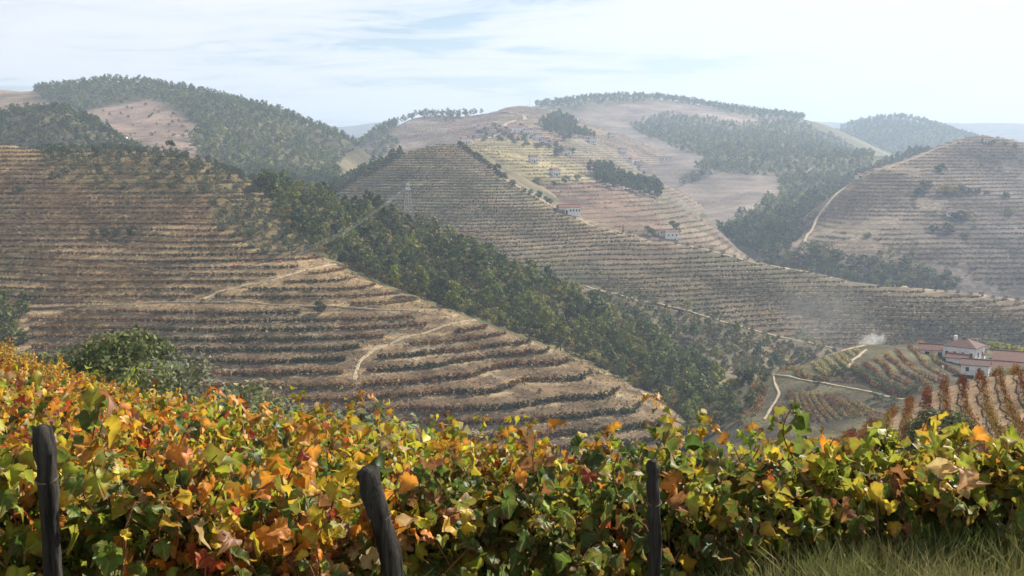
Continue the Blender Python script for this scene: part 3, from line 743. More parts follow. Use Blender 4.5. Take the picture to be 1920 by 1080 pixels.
def contour_rows(hill, a0, a1, na, ys, offs, edge, tpl, hgt, pal, mat, label, group, every=1, gap=0.04, excl=(), seed=0, minn=14, dbl=0):
    X, Y = fan(ax(a0), ax(a1), na, ys); zs = hill.smooth(X, Y)
    cnt = 0
    acol = X[0] / Y[0]
    for li in range(len(hill.levels) - 1):
        if li % every: continue
        for off in offs:
            tz = hill.levels[li] + off * (hill.levels[li + 1] - hill.levels[li])
            up = (zs[:-1] < tz) & (zs[1:] >= tz)
            has = up.any(0)
            if has.sum() < minn: continue
            k = up.argmax(0); j = np.arange(na)
            f = (tz - zs[k, j]) / (zs[k + 1, j] - zs[k, j] + 1e-9); Yc = Y[k, j] + f * (Y[k + 1, j] - Y[k, j])
            ok = has.copy(); Xc = acol * Yc
            zc = on(hill, Xc, Yc); px, py = proj(Xc, Yc, zc)
            ok &= in_poly(px, py, edge)
            for p in excl: ok &= ~in_poly(px, py, p)
            ok &= ~near_road(hill, Xc, Yc)
            ss_ = np.nonzero(ok)[0]
            if len(ss_) < minn: continue
            br_ = (np.diff(ss_) > 1) | (np.abs(np.diff(Yc[ss_])) > 4.0)
            for s in np.split(ss_, np.nonzero(br_)[0] + 1):
              if len(s) < minn: continue
              if dbl: s = np.repeat(s, dbl)
              pos = np.column_stack([Xc[s] + rng.normal(0, 0.3, len(s)), Yc[s] + rng.normal(0, 0.15, len(s)), zc[s]])
              tone = 0.5 + 1.1 * fbm(pos[:, 0] / 22, pos[:, 1] / 22, seed + 3, 3) + rng.normal(0, 0.16, len(s))
              tint = pick(pal, tone)
              ob = soup('vine_row', tpl, pos, hgt * (np.interp(tz, [-60, -44], [1.0, 0.7]) if hill is C else 1.0) * rng.uniform(0.75, 1.2, len(s)), tint, mat, kind=None, wire=np.column_stack([Xc, Yc, zc])[np.unique(s)])
              tag(ob, label % ORD[cnt], 'vine row', group); cnt += 1
    return cnt
OLIVES_TOP = [(85, 280), (330, 282), (440, 315), (500, 350), (470, 372), (330, 362), (200, 352), (95, 340)]
OLIVES_SIDE = [(395, 385), (480, 372), (545, 440), (590, 478), (500, 478), (470, 462), (400, 420)]
BARE_BITS = [[(-50, 430), (60, 425), (60, 520), (-50, 520)], [(-100, 570), (55, 560), (60, 700), (-100, 700)], [(40, 640), (200, 645), (200, 720), (40, 720)]]
PAL_C = [(0.036, 0.044, 0.015), (0.06, 0.06, 0.018), (0.10, 0.045, 0.02), (0.15, 0.065, 0.025), (0.22, 0.14, 0.04)]
contour_rows(C, -60, 1345, 300, np.linspace(236, 540, 700), (0.06,), C_EDGE, CL_C, 1.5, PAL_C, M_ROW,
             'autumn vine row on the terraced left hillside, %s', 'vine rows on the left hillside', excl=(OLIVES_TOP, OLIVES_SIDE, BARE_BITS[1]), seed=5, dbl=2)
contour_rows(C, 40, 520, 90, np.linspace(380, 540, 400), (0.06,), OLIVES_TOP, CL_C, 0.9, PAL_C[:2], M_ROW,
             'low green hedge line under the olive trees on the hilltop, %s', 'hedge lines in the hilltop grove', every=2, seed=15)
contour_rows(C, -60, 760, 240, np.linspace(300, 500, 500), (0.3,), [(-60, 345), (480, 380), (560, 480), (460, 540), (380, 560), (330, 650), (-60, 650)], CL_C, 1.0, PAL_C[2:], M_ROW,
             'reddish inner vine row behind a terrace edge on the left hillside, %s', 'inner vine rows on the left hillside', excl=(OLIVES_TOP, OLIVES_SIDE, BARE_BITS[1]), seed=25, every=3)
PAL_E = [(0.043, 0.047, 0.02), (0.068, 0.067, 0.025), (0.11, 0.098, 0.032), (0.11, 0.068, 0.032)]
contour_rows(E_, 560, 1960, 560, np.linspace(470, 822, 620), (0.10,), E_EDGE, CL_E, 1.15, PAL_E, M_ROW,
             'dark green vine row on the finely terraced middle ridge, %s', 'vine rows on the middle ridge', seed=45)

def contour_mass(name, hill, a0, a1, na, ys, off, tpl, hgt, pal, polys=None, excl=(), seed=0):
    # vines of a far slope: too small to pick apart, one mass of rows
    X, Y = fan(ax(a0), ax(a1), na, ys); zs = hill.smooth(X, Y); acol = X[0] / Y[0]; out = []
    for li in range(len(hill.levels) - 1):
        tz = hill.levels[li] + off * (hill.levels[li + 1] - hill.levels[li])
        up = (zs[:-1] < tz) & (zs[1:] >= tz); has = up.any(0)
        if has.sum() < 8: continue
        k = up.argmax(0); j = np.arange(na)
        f = (tz - zs[k, j]) / (zs[k + 1, j] - zs[k, j] + 1e-9); Yc = Y[k, j] + f * (Y[k + 1, j] - Y[k, j]); Xc = acol * Yc
        zc = on(hill, Xc, Yc); px, py = proj(Xc, Yc, zc)
        ok = has & (fbm(Xc / 40, Yc / 40, seed, 3) > -0.28) & ~near_road(hill, Xc, Yc)
        if polys:
            m = np.zeros(na, bool)
            for p in polys: m |= in_poly(px, py, p)
            ok &= m
        for p in excl: ok &= ~in_poly(px, py, p)
        out.append(np.column_stack([Xc, Yc, zc])[ok])
    pos = np.vstack(out); pos[:, :2] += rng.normal(0, 0.4, (len(pos), 2))
    tone = 0.5 + 1.1 * fbm(pos[:, 0] / 60, pos[:, 1] / 60, seed + 3, 3) + rng.normal(0, 0.2, len(pos))
    soup(name, tpl, pos, hgt * rng.uniform(0.7, 1.3, len(pos)), pick(pal, tone), M_ROW)
CL_F = [vine_clump(750 + k, 5, 0.55) for k in range(8)]
PAL_F = [(0.10, 0.095, 0.05), (0.14, 0.11, 0.06), (0.17, 0.11, 0.07), (0.20, 0.155, 0.075)]
contour_mass('hillside_vines', H_, 1470, 1960, 330, np.linspace(650, 1075, 700), 0.1, CL_F, 1.0, PAL_F, seed=71)
contour_mass('hillside_vines', F_, 560, 1370, 300, np.linspace(730, 1740, 900), 0.1, CL_F, 1.0, PAL_F, seed=72)

# rows on the knoll beside the farm and on the red shoulder
def line_row(name, hill, pts, d0, d1, step, tpl, h, pal, label, group, seed=0, world=None, z_extra=0.0, wide=1.0):
    p = hit(hill, [q[0] for q in pts], [q[1] for q in pts], d0, d1, 800)[:, :2] if world is None else np.asarray(world, float)
    p = poly_line(p, step)
    if len(p) < 3: return
    p = p + rng.normal(0, 0.1, p.shape)
    pos = np.column_stack([p, on(hill, p[:, 0], p[:, 1]) + z_extra])
    tone = 0.5 + 1.0 * fbm(p[:, 0] / 9, p[:, 1] / 9, seed, 3) + rng.normal(0, 0.2, len(p))
    ob = soup(name, tpl, pos, h * rng.uniform(0.75, 1.2, len(p)), pick(pal, tone), M_ROW, wide=np.full(len(p), wide), kind=None, wire=pos)
    return tag(ob, label, 'vine row', group)
PAL_K = [(0.14, 0.06, 0.03), (0.22, 0.10, 0.04), (0.32, 0.23, 0.09), (0.20, 0.18, 0.06)]
PAL_KY = [(0.30, 0.27, 0.10), (0.40, 0.34, 0.15), (0.24, 0.20, 0.08)]
for k in range(7):
    u = k / 6.0
    s0 = (1598 + 125 * u, 690 - 46 * u); e0 = (1686 + 112 * u, 744 - 40 * u)
    mid_ = ((s0[0] + e0[0]) / 2 - 6, (s0[1] + e0[1]) / 2 + 5)
    line_row('vine_row', D_, [s0, mid_, e0], 260, 375, 0.6, CL_C, 1.15, PAL_K, 'red and ochre vine row leading to the farm, %s olive trees' % ['nearest the', 'second from the', 'third from the', 'fourth from the', 'fifth from the', 'sixth from the', 'farthest from the'][k], 'vine rows beside the farm', 60 + k)
for k, q in enumerate([[(1478, 738), (1484, 760), (1500, 792)], [(1490, 738), (1498, 760), (1512, 790)], [(1500, 738), (1510, 762), (1528, 792)], [(1520, 738), (1534, 762), (1558, 790)], [(1532, 738), (1548, 764), (1574, 788)], [(1548, 742), (1566, 764), (1592, 784)],
                       [(1412, 722), (1414, 742), (1422, 768)], [(1418, 722), (1420, 742), (1428, 766)], [(1392, 770), (1380, 790)], [(1402, 772), (1390, 796)], [(1452, 765), (1458, 792)], [(1466, 762), (1474, 792)], [(1508, 738), (1521, 762), (1542, 792)], [(1560, 746), (1580, 766), (1606, 784)], [(1574, 750), (1596, 768), (1622, 784)], [(1590, 754), (1612, 770), (1640, 784)], [(1436, 728), (1430, 750), (1416, 780)], [(1426, 724), (1424, 744), (1408, 772)], [(1606, 758), (1630, 771), (1656, 780)]]):
    line_row('vine_row', D_, q, 240, 345, 0.75, CL_C, 1.0, PAL_K, 'short rust coloured vine row below the forked track, %s' % ORD[k], 'short vine rows below the forked track', 80 + k)
for k, q in enumerate([[(1500, 692), (1508, 702), (1516, 712)], [(1524, 682), (1532, 692), (1554, 708)], [(1534, 679), (1546, 692), (1564, 706)], [(1548, 673), (1560, 684), (1580, 700)], [(1566, 667), (1574, 678), (1590, 694)], [(1576, 664), (1586, 674), (1596, 682)], [(1590, 660), (1600, 668)], [(1602, 656), (1612, 664)]]):
    line_row('vine_row', D_, q, 260, 360, 0.7, CL_C, 1.0, PAL_KY, 'short yellow vine row on the tip of the knoll, %s of them' % ORD[k], 'short vine rows on the knoll tip', 95 + k)
line_row('vine_row', D_, [(1452, 700), (1500, 706), (1560, 714), (1600, 716)], 260, 360, 0.7, CL_C, 1.0, PAL_K, 'rust coloured vine row along the upper edge of the white track', 'edge rows on the knoll', 99)

PAL_B = [(0.10, 0.024, 0.014), (0.16, 0.045, 0.018), (0.20, 0.10, 0.025), (0.18, 0.15, 0.03)]
CL_B = [vine_clump(800 + k, 60, 0.085) for k in range(8)]
nb = 0
for k in range(24):
    x0 = 16.5 + 1.38 * k                       # rows run up and over the shoulder
    w = [(x0 + 0.38 * (yy - 75), yy) for yy in np.arange(48, 104, 2.0)]
    w = [q for q in w if ax(1560) < q[0] / q[1] < ax(2080)]
    if len(w) < 4: continue
    line_row('vine_row', B_, None, 0, 0, 0.36, CL_B, 0.72, PAL_B, 'crimson and gold vine row on the shoulder below the farm, %s' % (['leftmost'] + [ORD[q].replace(' lowest', ' from the left') for q in range(1, 30)])[nb], 'vine rows on the red shoulder', 110 + k, world=w, wide=0.62)
    nb += 1

# ------------------------------------------------------------------ woods and trees
def wood(key, polys, n, mind, kinds, hr, label, group, things=0, tints=((1, 1, 1),), far=False, name='wood', excl=(), dens=None):
    """plants inside outlines: the nearest ones as single trees, the rest as one mass"""
    pos = scatter(key, polys, n, mind, excl, dens)
    if not len(pos): return
    pos = pos[np.argsort(pos[:, 1])]
    kk = rng.choice(len(kinds), len(pos), p=[q[1] for q in kinds])
    hh = np.array([rng.uniform(*hr[kinds[q][0]]) for q in kk])
    ti = np.array(tints)[rng.integers(0, len(tints), len(pos))] * rng.uniform(0.65, 1.35, (len(pos), 1))
    for i in range(min(things, len(pos))):
        kd = kinds[kk[i]][0]
        plant(kd, pos[i] - [0, 0, 0.05 * hh[i]], hh[i], label[kd], group[kd] if isinstance(group, dict) else group, ti[i], wide=rng.uniform(0.85, 1.3))
    if things < len(pos):
        tp, ids = [], []
        for q, kd in enumerate(kinds): tp += TPL[kd[0] + ('_far' if far else '_mid')]
        which = kk[things:] * 6 + rng.integers(0, 6, len(pos) - things)
        ob = soup(name, tp, pos[things:] - np.array([0, 0, 1])[None] * 0.06 * hh[things:, None], hh[things:], ti[things:], M_FOL, wide=rng.uniform(0.85, 1.35, len(pos) - things), which=which)
        return ob
SPUR = [(480, 352), (560, 362), (640, 372), (720, 398), (800, 425), (870, 458), (930, 490), (1030, 532), (1110, 572), (1200, 628), (1260, 668), (1335, 715), (1350, 790), (1320, 830),
        (1275, 776), (1205, 728), (1105, 678), (1005, 638), (895, 598), (785, 556), (705, 526), (640, 494), (590, 468), (545, 430), (505, 375)]
HR = {'pine': (4.8, 11), 'shrub': (1.3, 4.6), 'broad': (3, 6), 'olive': (3.0, 4.4), 'umbrella': (7, 10), 'cypress': (6, 9)}
GT = ((0.9, 0.92, 0.85), (0.6, 0.68, 0.6), (1.4, 1.3, 0.75), (0.95, 0.98, 1.05), (0.48, 0.56, 0.52), (1.15, 1.2, 0.75))
def spur_d(X, Y, px, py): return np.where(px < 950, 1.0, 0.55 + 0.9 * np.clip(vnoise(X / 14, Y / 14, 77) + 0.2, 0, 1))
wood('C', [SPUR], 380, 5.6, [('pine', 1.0)], HR, {'pine': 'green pine standing in the dark wood on the central spur'}, 'pines in the wood on the spur', things=120, tints=GT, name='pine_wood', dens=lambda X, Y, px, py: np.where(px < 1000, 1.0, 0.45))
wood('C', [SPUR], 2000, 2.2, [('shrub', 0.8), ('broad', 0.2)], HR, {'shrub': 'rounded evergreen shrub packed into the wood on the central spur', 'broad': 'small broadleaf tree packed into the wood on the central spur'},
     {'shrub': 'shrubs of the wood on the spur', 'broad': 'broadleaf trees of the wood on the spur'}, things=120, tints=GT + ((2.1, 1.5, 0.75), (1.5, 1.4, 1.1), (1.9, 1.7, 1.3)), name='scrub_wood', dens=spur_d)
# olives at the top of the left hill, along the terraces
wood('C', [OLIVES_TOP], 230, 3.4, [('olive', 1.0)], HR, {'olive': 'small grey green olive tree in the grove on top of the left hill'}, 'olive trees in the hilltop grove', things=150, tints=((0.75, 0.8, 0.7), (0.9, 0.95, 0.9), (0.65, 0.72, 0.62)))
wood('C', [OLIVES_SIDE], 70, 3.8, [('olive', 1.0)], HR, {'olive': 'olive tree scattered on the dry slope beside the wood'}, 'olive trees beside the wood', things=46, tints=((0.75, 0.8, 0.7), (0.9, 0.95, 0.9)))
def spot(kind, hill, px, py, d0, d1, hpx, label, cat=None, group=None, tint=(1, 1, 1), wide=1.0, v=None):
    p = hit(hill, [px], [py], d0, d1, 900)[0]
    return plant(kind, p - np.array([0, 0, 0.12]), hpx / FPX * p[1], label, group, tint, cat, wide, v)
spot('umbrella', C, 319, 291, 400, 540, 29, 'lone dark pine on the skyline of the left hill', tint=(0.6, 0.7, 0.7))
spot('broad', C, 489, 358, 400, 520, 28, 'dark round tree at the corner of the left hilltop', tint=(0.5, 0.6, 0.6), wide=1.2)
spot('olive', C, 520, 352, 400, 520, 13, 'small round tree beside the dark tree on the hilltop corner', tint=(0.5, 0.6, 0.6), wide=1.2)
for q, (x, y, s) in enumerate([(174, 444, 15), (197, 444, 19), (219, 443, 16), (249, 442, 22)]):
    spot('shrub', C, x, y, 340, 440, s, ['smallest', 'second', 'third', 'largest and last'][q] + ' of four dark bushes in a row on the left terraces', 'bush', 'four bushes on the terraces', (0.5, 0.62, 0.55))
spot('shrub', C, 600, 586, 300, 360, 26, 'dark bush beside the pale track on the left hillside', 'bush', tint=(0.6, 0.7, 0.5))
spot('shrub', C, 37, 362, 380, 470, 16, 'dark bush high on the terraces at the left edge', 'bush', tint=(0.5, 0.65, 0.55), wide=1.3)
for q, (x, y, s) in enumerate([(5, 622, 60), (40, 592, 34), (12, 590, 28), (46, 566, 22), (22, 648, 44), (42, 640, 26), (-20, 600, 60), (2, 566, 26)]):
    spot('shrub', C, x, y, 270, 350, s, 'green bush in the thicket at the left edge, ' + ['tallest', 'rounded one on the right', 'small one at the top', 'topmost', 'lower one', 'pale low one', 'one cut by the picture edge', 'little one in front'][q], 'bush', 'thicket at the left edge', (0.7, 0.85, 0.6) if q % 2 else (0.9, 1.0, 0.9))
wood('C', [[(90, 283), (320, 284), (480, 340), (470, 360), (300, 300), (100, 292)]], 40, 3.5, [('shrub', 1)], {'shrub': (1.5, 2.6)}, {'shrub': 'low dark bush along the crest of the left hill'}, 'bushes on the left crest', things=20, tints=((0.6, 0.7, 0.6),))
wood('C', [C_EDGE], 140, 6, [('shrub', 1)], {'shrub': (0.5, 1.4)}, {'shrub': ''}, '', things=0, tints=((1.2, 1.0, 0.7), (0.8, 0.9, 0.6)), name='bank_weeds')
# dry tufts on the terrace banks
pos = scatter('C', [C_EDGE], 9000, 0.9)
TUFT = [leaf_tris(np.random.default_rng(40 + k), np.column_stack([np.random.default_rng(k).normal(0, 0.35, 7), np.random.default_rng(k + 9).normal(0, 0.35, 7), np.random.default_rng(k + 5).uniform(0.1, 0.7, 7)]), rand_dirs(np.random.default_rng(k), 7), np.full(7, 0.42), np.random.default_rng(k).uniform(0.7, 1.3, (7, 1)) * np.ones(3)) for k in range(6)]
tn = np.clip(0.5 + 1.2 * fbm(pos[:, 0] / 12, pos[:, 1] / 12, 66, 3) + rng.normal(0, 0.25, len(pos)), 0, 1)
soup('dry_grass', TUFT, pos, rng.uniform(0.35, 0.8, len(pos)), pick([(0.13, 0.12, 0.05), (0.22, 0.155, 0.075), (0.34, 0.26, 0.14), (0.40, 0.33, 0.21)], tn), M_FOL)
# trees just beyond the edge of the near vineyard
def fg_tree(kind, px, top, base_d, h, label, tint, wide, cat=None):
    x, y, z = P(px, top, base_d)
    g = max(float(on(FG, x, y)), -200)
    return plant(kind, (x, y, z - h), h, label, None, tint, cat, wide)

# gully, knoll and lower slopes
GULLY = [(1180, 640), (1260, 640), (1340, 690), (1400, 705), (1440, 712), (1425, 740), (1400, 790), (1340, 800), (1290, 770), (1210, 720)]
wood('D', [GULLY], 60, 3.0, [('shrub', 0.75), ('broad', 0.25)], HR, {'shrub': 'grey green shrub in the gully between hillside and knoll', 'broad': 'broadleaf tree in the gully between hillside and knoll'}, {'shrub': 'shrubs in the gully', 'broad': 'broadleaf trees in the gully'}, things=60,
     tints=((0.9, 0.95, 0.8), (0.7, 0.8, 0.75), (2.6, 1.9, 0.8), (1.1, 1.1, 1.0)))
wood('E', [[(1120, 548), (1250, 580), (1400, 622), (1570, 664), (1500, 690), (1440, 700), (1330, 700), (1250, 660), (1180, 620)]], 330, 3.4, [('shrub', 0.82), ('pine', 0.08), ('broad', 0.10)], {'shrub': (1.8, 4.2), 'pine': (6, 9), 'broad': (3, 6)},
     {'shrub': 'dull scrub bush on the slope below the valley road', 'pine': 'pine on the slope below the valley road', 'broad': 'broadleaf tree below the valley road'},
     {'shrub': 'scrub below the valley road', 'pine': 'pines below the valley road', 'broad': 'broadleaf trees below the valley road'}, things=36, tints=((0.75, 0.8, 0.75), (1.0, 0.95, 0.9), (1.3, 1.1, 0.8)), name='valley_scrub')
for q, (x, y, s) in enumerate([(1300, 716, 62), (1320, 722, 55), (1284, 712, 46), (1252, 640, 48), (1215, 640, 42), (1138, 640, 44), (1110, 566, 52), (1100, 572, 40), (1300, 640, 36), (1425, 668, 30), (1190, 606, 34)]):
    hl = C if q in (0, 1, 2, 5, 6, 7) else E_
    spot('pine', hl, x, y, 290, 560, s, 'tall pine by the gully, ' + ['tallest of the pair at the knoll', 'darker one of the pair at the knoll', 'one on the left of the pair', 'above the gully scrub', 'slim one above the scrub', 'one above the last terraces', 'at the head of the valley road', 'beside the one at the valley road', 'low on the far slope', 'near the knoll tip', 'on the spur edge'][q], None, 'pines by the gully', (0.75, 0.85, 0.8), wide=1.15)
for q, (x, y) in enumerate([(1566, 702), (1580, 700), (1602, 702), (1618, 708), (1632, 714), (1648, 722), (1662, 728), (1676, 734), (1690, 742), (1704, 738), (1720, 732), (1672, 760), (1640, 748), (1654, 756)]):
    spot('olive', D_, x, y, 250, 340, 22, 'olive tree in the curved line crossing the knoll, %s' % (['first at the left'] + ['%s' % ORD[w].replace('lowest', 'from the left') for w in range(1, 20)])[q], None, 'olive trees on the knoll', (1.1, 1.15, 1.05), wide=1.15)
spot('olive', D_, 1532, 722, 260, 340, 22, 'round tree alone above the white track on the knoll', tint=(0.75, 0.8, 0.8))
spot('broad', E_, 1288, 583, 480, 560, 24, 'bare pale tree beside the valley road', tint=(2.2, 2.0, 1.8))

for q, (x, y, s_) in enumerate([(1858, 654, 16), (1872, 657, 18), (1888, 660, 17), (1904, 664, 19), (1920, 668, 18)]):
    spot('shrub', D_, x, y, 280, 400, s_, 'pale yellow green bush behind the farm roofs, %s' % (['first at the left'] + [ORD[w].replace('lowest', 'from the left') for w in range(1, 9)])[q], 'bush', 'pale bushes behind the farm', (2.6, 2.6, 1.3), wide=1.3)
# middle ridge: strip of wood on its left flank, hedge and trees along its crest
wood('E', [[(560, 360), (600, 352), (680, 318), (750, 285), (752, 296), (690, 330), (640, 360), (600, 375)]], 220, 2.8, [('shrub', 0.7), ('pine', 0.3)], {'shrub': (2.5, 4.5), 'pine': (5, 8)}, {'shrub': 'dark shrub in the strip of wood on the left flank of the middle ridge', 'pine': 'dark pine in the strip of wood on the left flank of the middle ridge'}, {'shrub': 'shrubs on the ridge flank', 'pine': 'pines on the ridge flank'}, things=30, tints=((0.6, 0.7, 0.65), (0.8, 0.85, 0.8)), name='flank_wood')
for q in range(34):
    x = 1180 + q * 22; y = np.interp(x, [1175, 1300, 1400, 1500, 1700, 1920], [440, 465, 490, 510, 541, 567])
    spot('olive', E_, x, y - 1, 490, 700, 9 + rng.uniform(-1.5, 2.5), 'tiny round tree in the line along the ridge road, %s' % (['first at the left'] + [ORD[w].replace('lowest', 'from the left') for w in range(1, 60)])[q], None, 'trees along the ridge road', (0.6, 0.68, 0.62), wide=1.2)
for q in range(20):
    x = 862 + q * 4.2; y = np.interp(x, [862, 905, 945], [272, 304, 336])
    spot('shrub', E_, x, y, 680, 830, 9 + rng.uniform(-2, 2.5), 'small dark bush in the hedge running down the crest track, %s' % (['topmost'] + [ORD[w].replace('lowest', 'from the top') for w in range(1, 60)])[q], 'bush', 'hedge on the crest track', (0.5, 0.58, 0.55), wide=1.2)
for q, (x, y, s, k) in enumerate([(932, 332, 26, 'umbrella'), (944, 340, 18, 'broad'), (972, 352, 24, 'broad'), (960, 352, 16, 'broad'), (1006, 352, 20, 'broad'), (1038, 352, 14, 'broad'), (1060, 346, 18, 'broad'), (1082, 340, 14, 'broad'), (1010, 374, 17, 'broad'), (1024, 382, 15, 'broad'), (1032, 384, 12, 'broad'), (984, 362, 10, 'broad'), (995, 366, 12, 'broad')]):
    spot(k, E_ if q in (0, 1, 3, 8, 9, 10, 11, 12) else F_, x, y, 660, 1100, s, 'dark tree above the crest track, ' + ['flat topped pine', 'round one below the flat topped pine', 'largest round one', 'one left of the largest', 'one in the middle of the field edge', 'small one in the field edge', 'one beside the last pair', 'last on the right', 'left of the three by the house', 'middle of the three by the house', 'right of the three by the house', 'tiny one on the bend', 'second tiny one on the bend'][q], None, 'trees above the crest track', (0.55, 0.65, 0.62), wide=1.15)
spot('cypress', E_, 1168, 437, 600, 760, 17, 'dark cypress beside the ridge road', tint=(0.9, 0.9, 0.9)); spot('cypress', E_, 1290, 452, 560, 760, 18, 'slender cypress right of the white ridge house', tint=(0.9, 0.9, 0.9))
for q, (x, y, s) in enumerate([(1215, 440, 18), (1226, 444, 14), (1262, 432, 20), (1270, 440, 14)]):
    spot('broad', F_, x, y, 730, 900, s, 'round tree by the white ridge house, ' + ['largest on the left', 'small on the left', 'large behind it', 'small on the right'][q], None, 'trees by the ridge house', (0.6, 0.7, 0.66), wide=1.3)
# village hill
wood('F', [[(1105, 325), (1130, 318), (1180, 345), (1235, 360), (1245, 378), (1180, 362), (1120, 350)]], 90, 5.0, [('pine', 1.0)], {'pine': (9, 15)}, {'pine': 'blue green pine in the band of pines across the far field'}, 'band of pines on the village hill', things=90, tints=((0.6, 0.72, 0.7), (0.75, 0.85, 0.8)))
wood('F', [[(1012, 232), (1050, 222), (1080, 240), (1112, 262), (1060, 266), (1030, 250)]], 90, 8, [('pine', 0.5), ('broad', 0.5)], {'pine': (10, 16), 'broad': (7, 12)}, {'pine': 'hazy pine in the grove right of the village', 'broad': 'hazy tree in the grove right of the village'}, {'pine': 'grove pines right of the village', 'broad': 'grove trees right of the village'}, things=90, tints=((0.8, 0.9, 0.9),))
wood('F', [[(870, 262), (900, 240), (960, 240), (1020, 262), (1070, 290), (1090, 302), (1010, 290), (940, 268)]], 48, 10, [('shrub', 0.5), ('broad', 0.5)], {'shrub': (3, 6), 'broad': (5, 9)}, {'shrub': 'dark shrub between the village houses', 'broad': 'dark tree between the village houses'}, {'shrub': 'village shrubs', 'broad': 'village trees'}, things=48, tints=((0.55, 0.62, 0.62), (0.8, 0.8, 0.8)))
for q, (x, y, s) in enumerate([(1047, 292, 20), (1072, 292, 16), (926, 240, 11), (936, 243, 9), (960, 190, 10)]):
    spot('broad', F_, x, y, 900, 1800, s, ['tall dark tree below the village', 'wide dark tree below the village', 'dark tree left of the village', 'small dark tree left of the village', 'single tree on the mountain top'][q], None, None, (0.55, 0.62, 0.62), wide=1.25)
TW = ((0.95, 1.0, 1.05), (0.62, 0.7, 0.75), (1.4, 1.4, 1.3), (1.15, 1.15, 1.2), (0.8, 0.9, 0.9))
wood('F', [[(740, 236), (790, 208), (860, 206), (950, 186), (960, 192), (900, 215), (840, 232), (790, 222)]], 330, 9, [('pine', 1)], {'pine': (9, 14)}, {}, '', far=True, tints=TW, name='ridge_wood')
wood('F', [[(560, 340), (640, 285), (735, 232), (745, 240), (690, 275), (610, 320)]], 260, 8, [('pine', 1)], {'pine': (10, 16)}, {}, '', far=True, tints=TW, name='slope_wood')
wood('F', [[(520, 350), (600, 330), (650, 312), (735, 262), (745, 275), (690, 305), (640, 345), (560, 360)]], 200, 7, [('pine', .5), ('shrub', .5)], {'pine': (7, 13), 'shrub': (4, 7)}, {}, '', far=True, tints=TW, name='hollow_wood')
# wooded range, right hill gully
G_WOOD = [[(1180, 238), (1250, 216), (1400, 236), (1490, 228), (1580, 268), (1660, 310), (1760, 280), (1800, 262), (1720, 300), (1600, 350), (1540, 400), (1500, 470), (1400, 470), (1345, 440), (1380, 415), (1465, 360), (1460, 328), (1340, 328), (1290, 350), (1265, 352), (1330, 318), (1320, 296), (1200, 252)],
          [(1270, 350), (1340, 300), (1400, 290), (1380, 320), (1310, 345)]]
wood('G', G_WOOD, 3600, 6.8, [('pine', 0.7), ('shrub', 0.3)], {'pine': (6, 13), 'shrub': (3, 7)}, {}, '', far=True, tints=TW, name='range_wood', excl=[G_FIELDS[2][0]])
wood('G', [[(1000, 203), (1040, 190), (1150, 180), (1250, 178), (1340, 192), (1420, 208), (1510, 222), (1500, 232), (1400, 222), (1330, 204), (1240, 192), (1150, 196), (1060, 208)]], 700, 7, [('pine', 1)], {'pine': (9, 15)}, {}, '', far=True, tints=TW, name='skyline_wood')
wood('G', [[(1345, 445), (1400, 425), (1500, 395), (1560, 360), (1660, 310), (1740, 280), (1812, 256), (1750, 290), (1690, 312), (1612, 345), (1555, 395), (1510, 455), (1500, 490), (1430, 480)]], 420, 5.5, [('pine', 0.8), ('broad', 0.2)], {'pine': (9, 14), 'broad': (7, 10)},
     {'pine': 'dark pine in the diagonal wood left of the right hill', 'broad': 'dark broadleaf tree in the diagonal wood left of the right hill'}, {'pine': 'pines of the diagonal wood', 'broad': 'broadleaf trees of the diagonal wood'}, things=70, far=False, tints=((0.55, 0.66, 0.66), (0.7, 0.8, 0.78)), name='diagonal_wood')
wood('H', [[(1440, 470), (1500, 480), (1520, 470), (1620, 490), (1700, 490), (1770, 520), (1790, 545), (1600, 540), (1440, 510)]], 260, 4.5, [('broad', 0.6), ('shrub', 0.4)], {'broad': (6, 10), 'shrub': (3.5, 6)},
     {'broad': 'hazy grey green tree at the foot of the right hill', 'shrub': 'hazy shrub at the foot of the right hill'}, {'broad': 'trees at the foot of the right hill', 'shrub': 'shrubs at the foot of the right hill'}, things=24, tints=((0.8, 0.88, 0.85), (1.2, 1.15, 1.0), (0.6, 0.7, 0.72)), name='foot_wood')
for q, (x, y, s, t) in enumerate([(1765, 322, 17, 0), (1736, 356, 20, 0), (1722, 366, 16, 0), (1770, 364, 20, 1), (1785, 364, 18, 1), (1802, 362, 16, 0), (1818, 364, 13, 0), (1832, 364, 12, 0), (1850, 364, 8, 0), (1798, 412, 20, 0), (1816, 412, 18, 2), (1890, 404, 16, 3), (1752, 436, 16, 0), (1778, 436, 20, 0), (1812, 444, 10, 3), (1826, 430, 8, 0), (1627, 446, 12, 3), (1885, 372, 13, 0), (1845, 268, 7, 0), (1862, 270, 8, 0), (1885, 272, 7, 0), (1903, 276, 7, 0)]):
    spot('shrub' if y > 275 else 'broad', H_, x, y, 690, 1100, s, 'bush on the right hill, ' + ['highest dark one', 'upper dark one of the middle clump', 'left end of the middle clump', 'pale russet one in the middle clump', 'second russet one in the middle clump', 'dark one right of the russet pair', 'small dark one further right', 'smaller dark one further right', 'last tiny one of the clump', 'dark one by the white shed', 'russet one by the white shed', 'single pale green one', 'left of the low pair', 'right of the low pair', 'pale one below the low pair', 'tiny one beside the low pair', 'faint one on the left terraces', 'narrow one near the edge', 'first on the crest', 'second on the crest', 'third on the crest', 'fourth on the crest'][q],
         'bush', 'bushes on the right hill', [(0.55, 0.62, 0.66), (2.4, 1.9, 1.2), (2.0, 1.35, 0.95), (1.5, 1.6, 1.2)][t], wide=1.35)
wood('J', [[(1520, 270), (1640, 215), (1740, 222), (1860, 262), (1860, 310), (1520, 310)]], 1500, 9, [('pine', 1)], {'pine': (10, 18)}, {}, '', far=True, tints=TW, name='far_wood')
